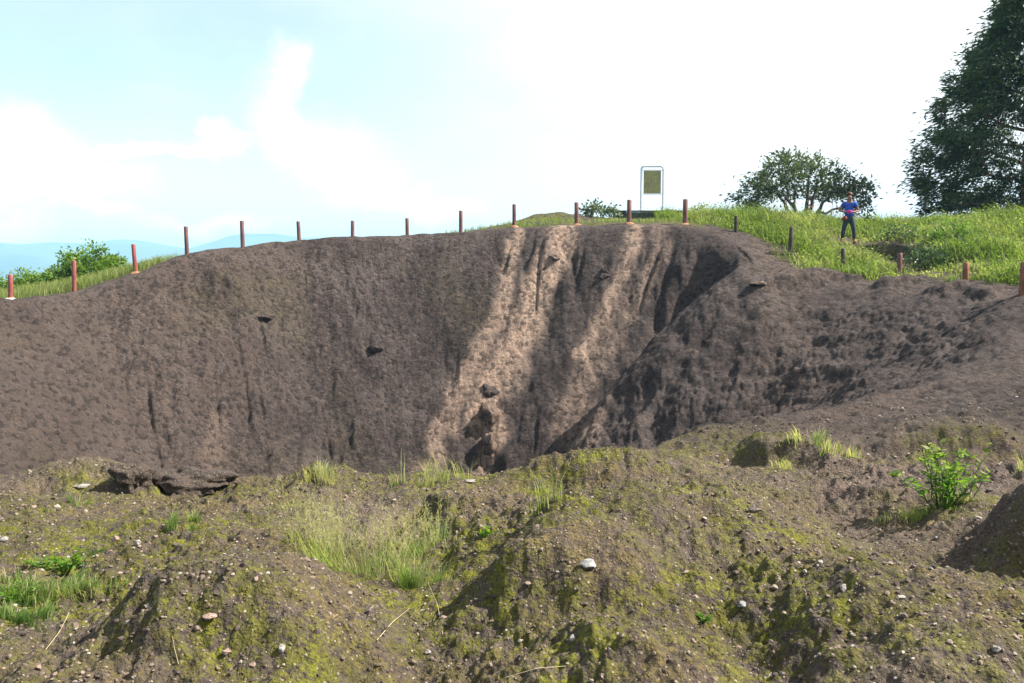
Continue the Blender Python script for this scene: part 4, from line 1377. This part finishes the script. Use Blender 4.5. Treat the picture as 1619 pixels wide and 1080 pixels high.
def foreground_plants():
    tuft('large wispy pale green grass clump left of the central mound', 600, 915, 0.44, 720, 0.05, 0.33, 0.55, 0.0015, 1.2, seeds=120, dry=0.2, flat=0.8)
    tuft('green grass clump behind the large wispy clump, beside the dark slit', 690, 868, 0.30, 300, 0.05, 0.28, 0.5, 0.0015, 1.1, seeds=40, flat=0.7, dry=0.1)
    tuft('fresh green grass clump at the foot of the central mound shadow', 655, 925, 0.20, 360, 0.05, 0.22, 0.45, 0.0016, 1.0, flat=0.7)
    tuft('sparse dry grass clump left of the large wispy clump', 535, 878, 0.32, 220, 0.05, 0.32, 0.82, 0.0013, 0.9, seeds=50, dry=0.4, flat=0.8)
    tuft('thin upright grass stalks on top of the back mound', 888, 800, 0.26, 75, 0.10, 0.36, 0.5, 0.0024, 0.25, flat=0.35)
    tuft('tall thin grass standing on the pit edge in front of the dark wall', 640, 765, 0.30, 90, 0.12, 0.42, 0.6, 0.0022, 0.5, flat=0.35, dry=0.3)
    tuft('few dry stalks on the pit edge in front of the clay streak', 740, 760, 0.35, 46, 0.12, 0.36, 0.85, 0.0018, 0.5, flat=0.3, dry=0.5)
    tuft('dry grass clump on the small hummock at the pit edge, left of the slit', 505, 762, 0.30, 240, 0.05, 0.20, 0.75, 0.0020, 0.7, dry=0.35, flat=0.5)
    tuft('small green grass tuft on the left middle of the foreground', 268, 834, 0.10, 120, 0.05, 0.15, 0.4, flat=0.6)
    tuft('small thin grass tuft right of the small green one', 306, 826, 0.08, 60, 0.05, 0.16, 0.55, flat=0.6)
    tuft('bluish thin grass tuft on the left hummock near the pit edge', 125, 800, 0.10, 60, 0.05, 0.2, 0.45, flat=0.5)
    tuft('dense bright green grass patch at the left edge', 40, 945, 0.34, 950, 0.04, 0.15, 0.38, 0.0032, 0.9, flat=0.6)
    tuft('dark green grass patch at the left edge, below the bright patch', 20, 985, 0.22, 420, 0.04, 0.12, 0.2, 0.0032, 0.9, flat=0.6)
    tuft('yellow-green grass fringe right of the bright patch', 120, 940, 0.26, 420, 0.03, 0.12, 0.66, 0.0026, 0.9, flat=0.5)
    tuft('yellowish grass growing on top of the dark lens-shaped hummock', 1285, 712, 0.36, 330, 0.07, 0.22, 0.72, 0.0030, 0.6, flat=0.5, dry=0.15)
    tuft('pale dry grass spreading left of the leafy green bush', 1440, 812, 0.32, 330, 0.03, 0.13, 0.7, 0.0020, 0.8, flat=0.6, dry=0.35)
    tuft('short yellow-green grass right of the leafy green bush', 1535, 795, 0.18, 140, 0.04, 0.12, 0.66, 0.0020, 0.7, flat=0.6)
    tuft('small dry tuft on the bank at the right edge above the bush', 1612, 745, 0.16, 90, 0.06, 0.22, 0.72, 0.0020, 0.6, flat=0.6)
    tuft('thin grass in the shade at the foot of the leafy green bush', 1470, 805, 0.22, 160, 0.04, 0.14, 0.35, 0.0020, 0.7, flat=0.5)
    weed('bright green leafy bush in the hollow before the right-hand mound', 1490, 800, 22, 0.42, 0.085, None, 14, None, 'leafy_bush', 'bush', 0.30, 0.28)
    weed('yellow-green leafy sprig leaning out right of the leafy bush', 1520, 792, 5, 0.48, 0.08, None, 9, M_HILLGRASS, 'leafy_sprig', 'plant', 0.30, 0.4)
    weed('low broad-leaved bright weed at the top of the left grass patch', 100, 905, 16, 0.11, 0.055, None, 12, None, 'broad_leaved_weed', 'weed', 0.17, 0.3)
    weed('low dark green weed at the left edge inside the grass patch', 20, 955, 14, 0.10, 0.05, None, 12, None, 'broad_leaved_weed', 'weed', 0.16, 0.3)
    weed('small lime green sprout on the moss at the bottom, right of centre', 1108, 985, 4, 0.04, 0.035, None, 6, None, 'seedling', 'seedling', 0.03, 0.5)
    weed('tiny green sprout on the back of the central mound', 768, 850, 4, 0.06, 0.05, None, 6, None, 'seedling', 'seedling', 0.05, 0.5)

    def stalk(label, pix, lift, r=0.0022):
        pts = [spot(u, v) for u, v in pix]
        p0 = pts[0]
        path = []
        for i, p in enumerate(pts):
            t = i / (len(pts) - 1)
            q = p - p0
            path.append((q.x, q.y, q.z + lift[i]))
        path = np.array(path)
        fine = np.stack([np.interp(np.linspace(0, len(path) - 1, 14), range(len(path)), path[:, i]) for i in range(3)], 1)
        V, F, T = tube(fine, np.linspace(r, r * 0.5, 14), 5)
        o = link_mesh('dry_stalk', mesh_np('dry_stalk', V, F, M_STRAW), None, p0)
        tag(o, label, 'dry stalk', 'dry stalks on the foreground')
    stalk('forked dry stalk standing on the bottom left slope', [(72, 1030), (95, 1005), (110, 985)], [0.0, 0.02, 0.05])
    stalk('straight dry straw lying below the large wispy grass clump', [(596, 1016), (620, 990), (648, 968)], [0.004, 0.015, 0.02])
    stalk('curved dry stem arching before the shadow of the central mound', [(700, 1005), (692, 965), (676, 935)], [0.0, 0.03, 0.05], 0.0018)
    stalk('long greenish straw lying at the bottom edge', [(800, 1074), (850, 1066), (895, 1060)], [0.006, 0.02, 0.012])
    stalk('pale dry straw lying left of the large wispy clump', [(505, 1000), (530, 978), (560, 962)], [0.004, 0.012, 0.01], 0.0016)
    stalk('short dry twig poking up on the bare bottom-left mound', [(282, 1050), (276, 1034), (273, 1020)], [0.0, 0.02, 0.04], 0.0016)


foreground_plants()


# ------------------------------------------------------------------ the person on the hill
def skin_obj(name, verts, edges, radii, mat, parent, root=0, sub=2):
    me = bpy.data.meshes.new(name)
    me.from_pydata([Vector(v) for v in verts], edges, [])
    o = link_mesh(name, me, parent)
    sk = o.modifiers.new('skin', 'SKIN')
    sk.use_smooth_shade = True
    for i, r in enumerate(radii):
        rr = r if isinstance(r, tuple) else (r, r)
        me.skin_vertices[0].data[i].radius = rr
        me.skin_vertices[0].data[i].use_root = (i == root)
    ss = o.modifiers.new('smooth', 'SUBSURF')
    ss.levels = sub; ss.render_levels = sub
    me.materials.append(mat)
    return o


def plain(name, c, rough=0.8):
    return mottled_mat(name, tuple(k * 0.85 for k in c), tuple(min(1, k * 1.15) for k in c), 14.0, rough, 0.15, 0.003)


def person():
    d = 32.6
    p = gpos(1338, d)
    root = empty('person', p, 'person in a blue shirt and dark trousers holding something pink, standing on the grassy hill', 'person', rz=math.radians(-18))
    k = 1.0
    skin = plain('skin', (0.20, 0.115, 0.08), 0.6)
    blue = plain('blue_cloth', (0.028, 0.075, 0.36))
    dark = plain('dark_denim', (0.030, 0.045, 0.060))
    hair = plain('brown_hair', (0.070, 0.035, 0.020), 0.6)
    pink = plain('pink_cloth', (0.36, 0.05, 0.17))
    boot = plain('tan_leather', (0.24, 0.13, 0.07))
    bag = plain('red_brown_bag', (0.19, 0.055, 0.035))
    # body: one skinned figure
    V = [(0, 0, .95), (0, .01, 1.12), (0, .01, 1.30), (0, .015, 1.42), (0, .0, 1.49), (0, -.01, 1.56), (0, -.015, 1.64), (0, .0, 1.71)]
    E = [(0, 1), (1, 2), (2, 3), (3, 4), (4, 5), (5, 6), (6, 7)]
    R = [(.15, .11), (.13, .095), (.155, .11), (.13, .09), .062, .085, .105, .075]
    def add(parent, pts, rs):
        last = parent
        for q, r in zip(pts, rs):
            V.append(q); R.append(r); E.append((last, len(V) - 1)); last = len(V) - 1
        return last
    hands = []
    for s in (-1, 1):
        el = (s * .33, .03, 1.14) if s > 0 else (s * .35, .0, 1.16)
        wr = (s * .13, -.24, 1.10)
        i = add(3, [(s * .17, .01, 1.41), el, wr, (s * .07, -.29, 1.11)], [.058, .042, .030, .034])
        hands.append((s, V[i]))
        j = add(0, [(s * .10, .0, .88), (s * .17, -.02, .50), (s * .21, .02, .10), (s * .23, -.15, .045)], [.085, .058, .042, .04])
    nose_i = len(V); V.append((0, -.105, 1.625)); R.append(.014); E.append((6, nose_i))
    # fingers: short chains rooted in the palms, curled round what is held
    for s, c in hands:
        for f in range(4):
            zb = .03 - f * .02
            L = (.030, .034, .031, .024)[f]
            a = len(V)
            V.extend([(c[0] + s * .01, c[1] - .01, c[2] + zb), (c[0] - s * .02, c[1] - .035, c[2] + zb), (c[0] - s * (.02 + L), c[1] - .03, c[2] + zb - .004)])
            R.extend([.010, .009, .007]); E.extend([(a, a + 1), (a + 1, a + 2)])
        a = len(V)
        V.extend([(c[0], c[1] + .01, c[2] + .02), (c[0] - s * .01, c[1] - .01, c[2] + .06), (c[0] - s * .03, c[1] - .02, c[2] + .075)])
        R.extend([.011, .010, .008]); E.extend([(a, a + 1), (a + 1, a + 2)])
    skin_obj('body', V, E, R, skin, root)
    # shirt
    V2 = [(0, .005, .86), (0, .01, 1.12), (0, .01, 1.30), (0, .015, 1.43)]
    E2 = [(0, 1), (1, 2), (2, 3)]
    R2 = [(.175, .135), (.16, .125), (.185, .135), (.15, .105)]
    for s in (-1, 1):
        b = len(V2)
        V2 += [(s * .18, .01, 1.41), (s * .265, .02, 1.27)]
        E2 += [(3, b), (b, b + 1)]
        R2 += [.082, .070]
    skin_obj('shirt', V2, E2, R2, blue, root)
    # trousers
    V3 = [(0, 0, .97), (0, 0, .88)]; E3 = [(0, 1)]; R3 = [(.155, .12), (.15, .12)]
    for s in (-1, 1):
        b = len(V3)
        V3 += [(s * .10, .0, .80), (s * .17, -.02, .50), (s * .205, .01, .16)]
        E3 += [(1, b), (b, b + 1), (b + 1, b + 2)]
        R3 += [.105, .078, .066]
    skin_obj('trousers', V3, E3, R3, dark, root)
    for s in (-1, 1):
        skin_obj('boot', [(s * .21, .05, .06), (s * .21, .02, .19), (s * .225, -.07, .055), (s * .235, -.17, .045)], [(0, 1), (0, 2), (2, 3)], [.052, .058, .05, .042], boot, root)
        bm = bmesh.new(); bmesh.ops.create_uvsphere(bm, u_segments=8, v_segments=6, radius=.012)
        e = link_mesh('eye', mesh_bm('eye', bm, plain('eye_dark', (0.03, 0.02, 0.02), 0.3)), root, (s * .030, -.088, 1.645))
        bm = bmesh.new(); bmesh.ops.create_uvsphere(bm, u_segments=8, v_segments=6, radius=.026)
        e = link_mesh('ear', mesh_bm('ear', bm, skin), root, (s * .080, .0, 1.635)); e.scale = (.4, .8, 1.1)
    bm = bmesh.new(); bmesh.ops.create_uvsphere(bm, u_segments=8, v_segments=6, radius=.02)
    e = link_mesh('mouth', mesh_bm('mouth', bm, plain('lips', (0.24, 0.09, 0.07))), root, (0, -.078, 1.588)); e.scale = (1.1, .5, .3)
    bm = bmesh.new()
    bmesh.ops.create_uvsphere(bm, u_segments=20, v_segments=14, radius=.128)
    for v in list(bm.verts):
        if v.co.z < .0 and v.co.y < .03: bm.verts.remove(v)
    h = link_mesh('hair', mesh_bm('hair', bm, hair), root, (0, .024, 1.71)); h.scale = (.85, .86, .9); h.rotation_euler = (-.15, 0, 0)
    # things carried
    o = link_mesh('pink_pouch', rock_mesh('pink_pouch', (.12, .06, .075), pink, 4, 0.12, 3))
    o.matrix_world = Matrix.Translation(p) @ Matrix.Rotation(math.radians(-18), 4, 'Z') @ Matrix.Translation((0, -.30, 1.09))
    tag(o, 'pink cloth pouch held in front of the blue shirt by the person', 'pouch')
    o = link_mesh('waist_bag', rock_mesh('waist_bag', (.10, .07, .10), bag, 6, 0.10, 3))
    o.matrix_world = Matrix.Translation(p) @ Matrix.Rotation(math.radians(-18), 4, 'Z') @ Matrix.Translation((-.16, -.13, .88))
    tag(o, 'red-brown bag hanging at the hip of the person', 'bag')


person()
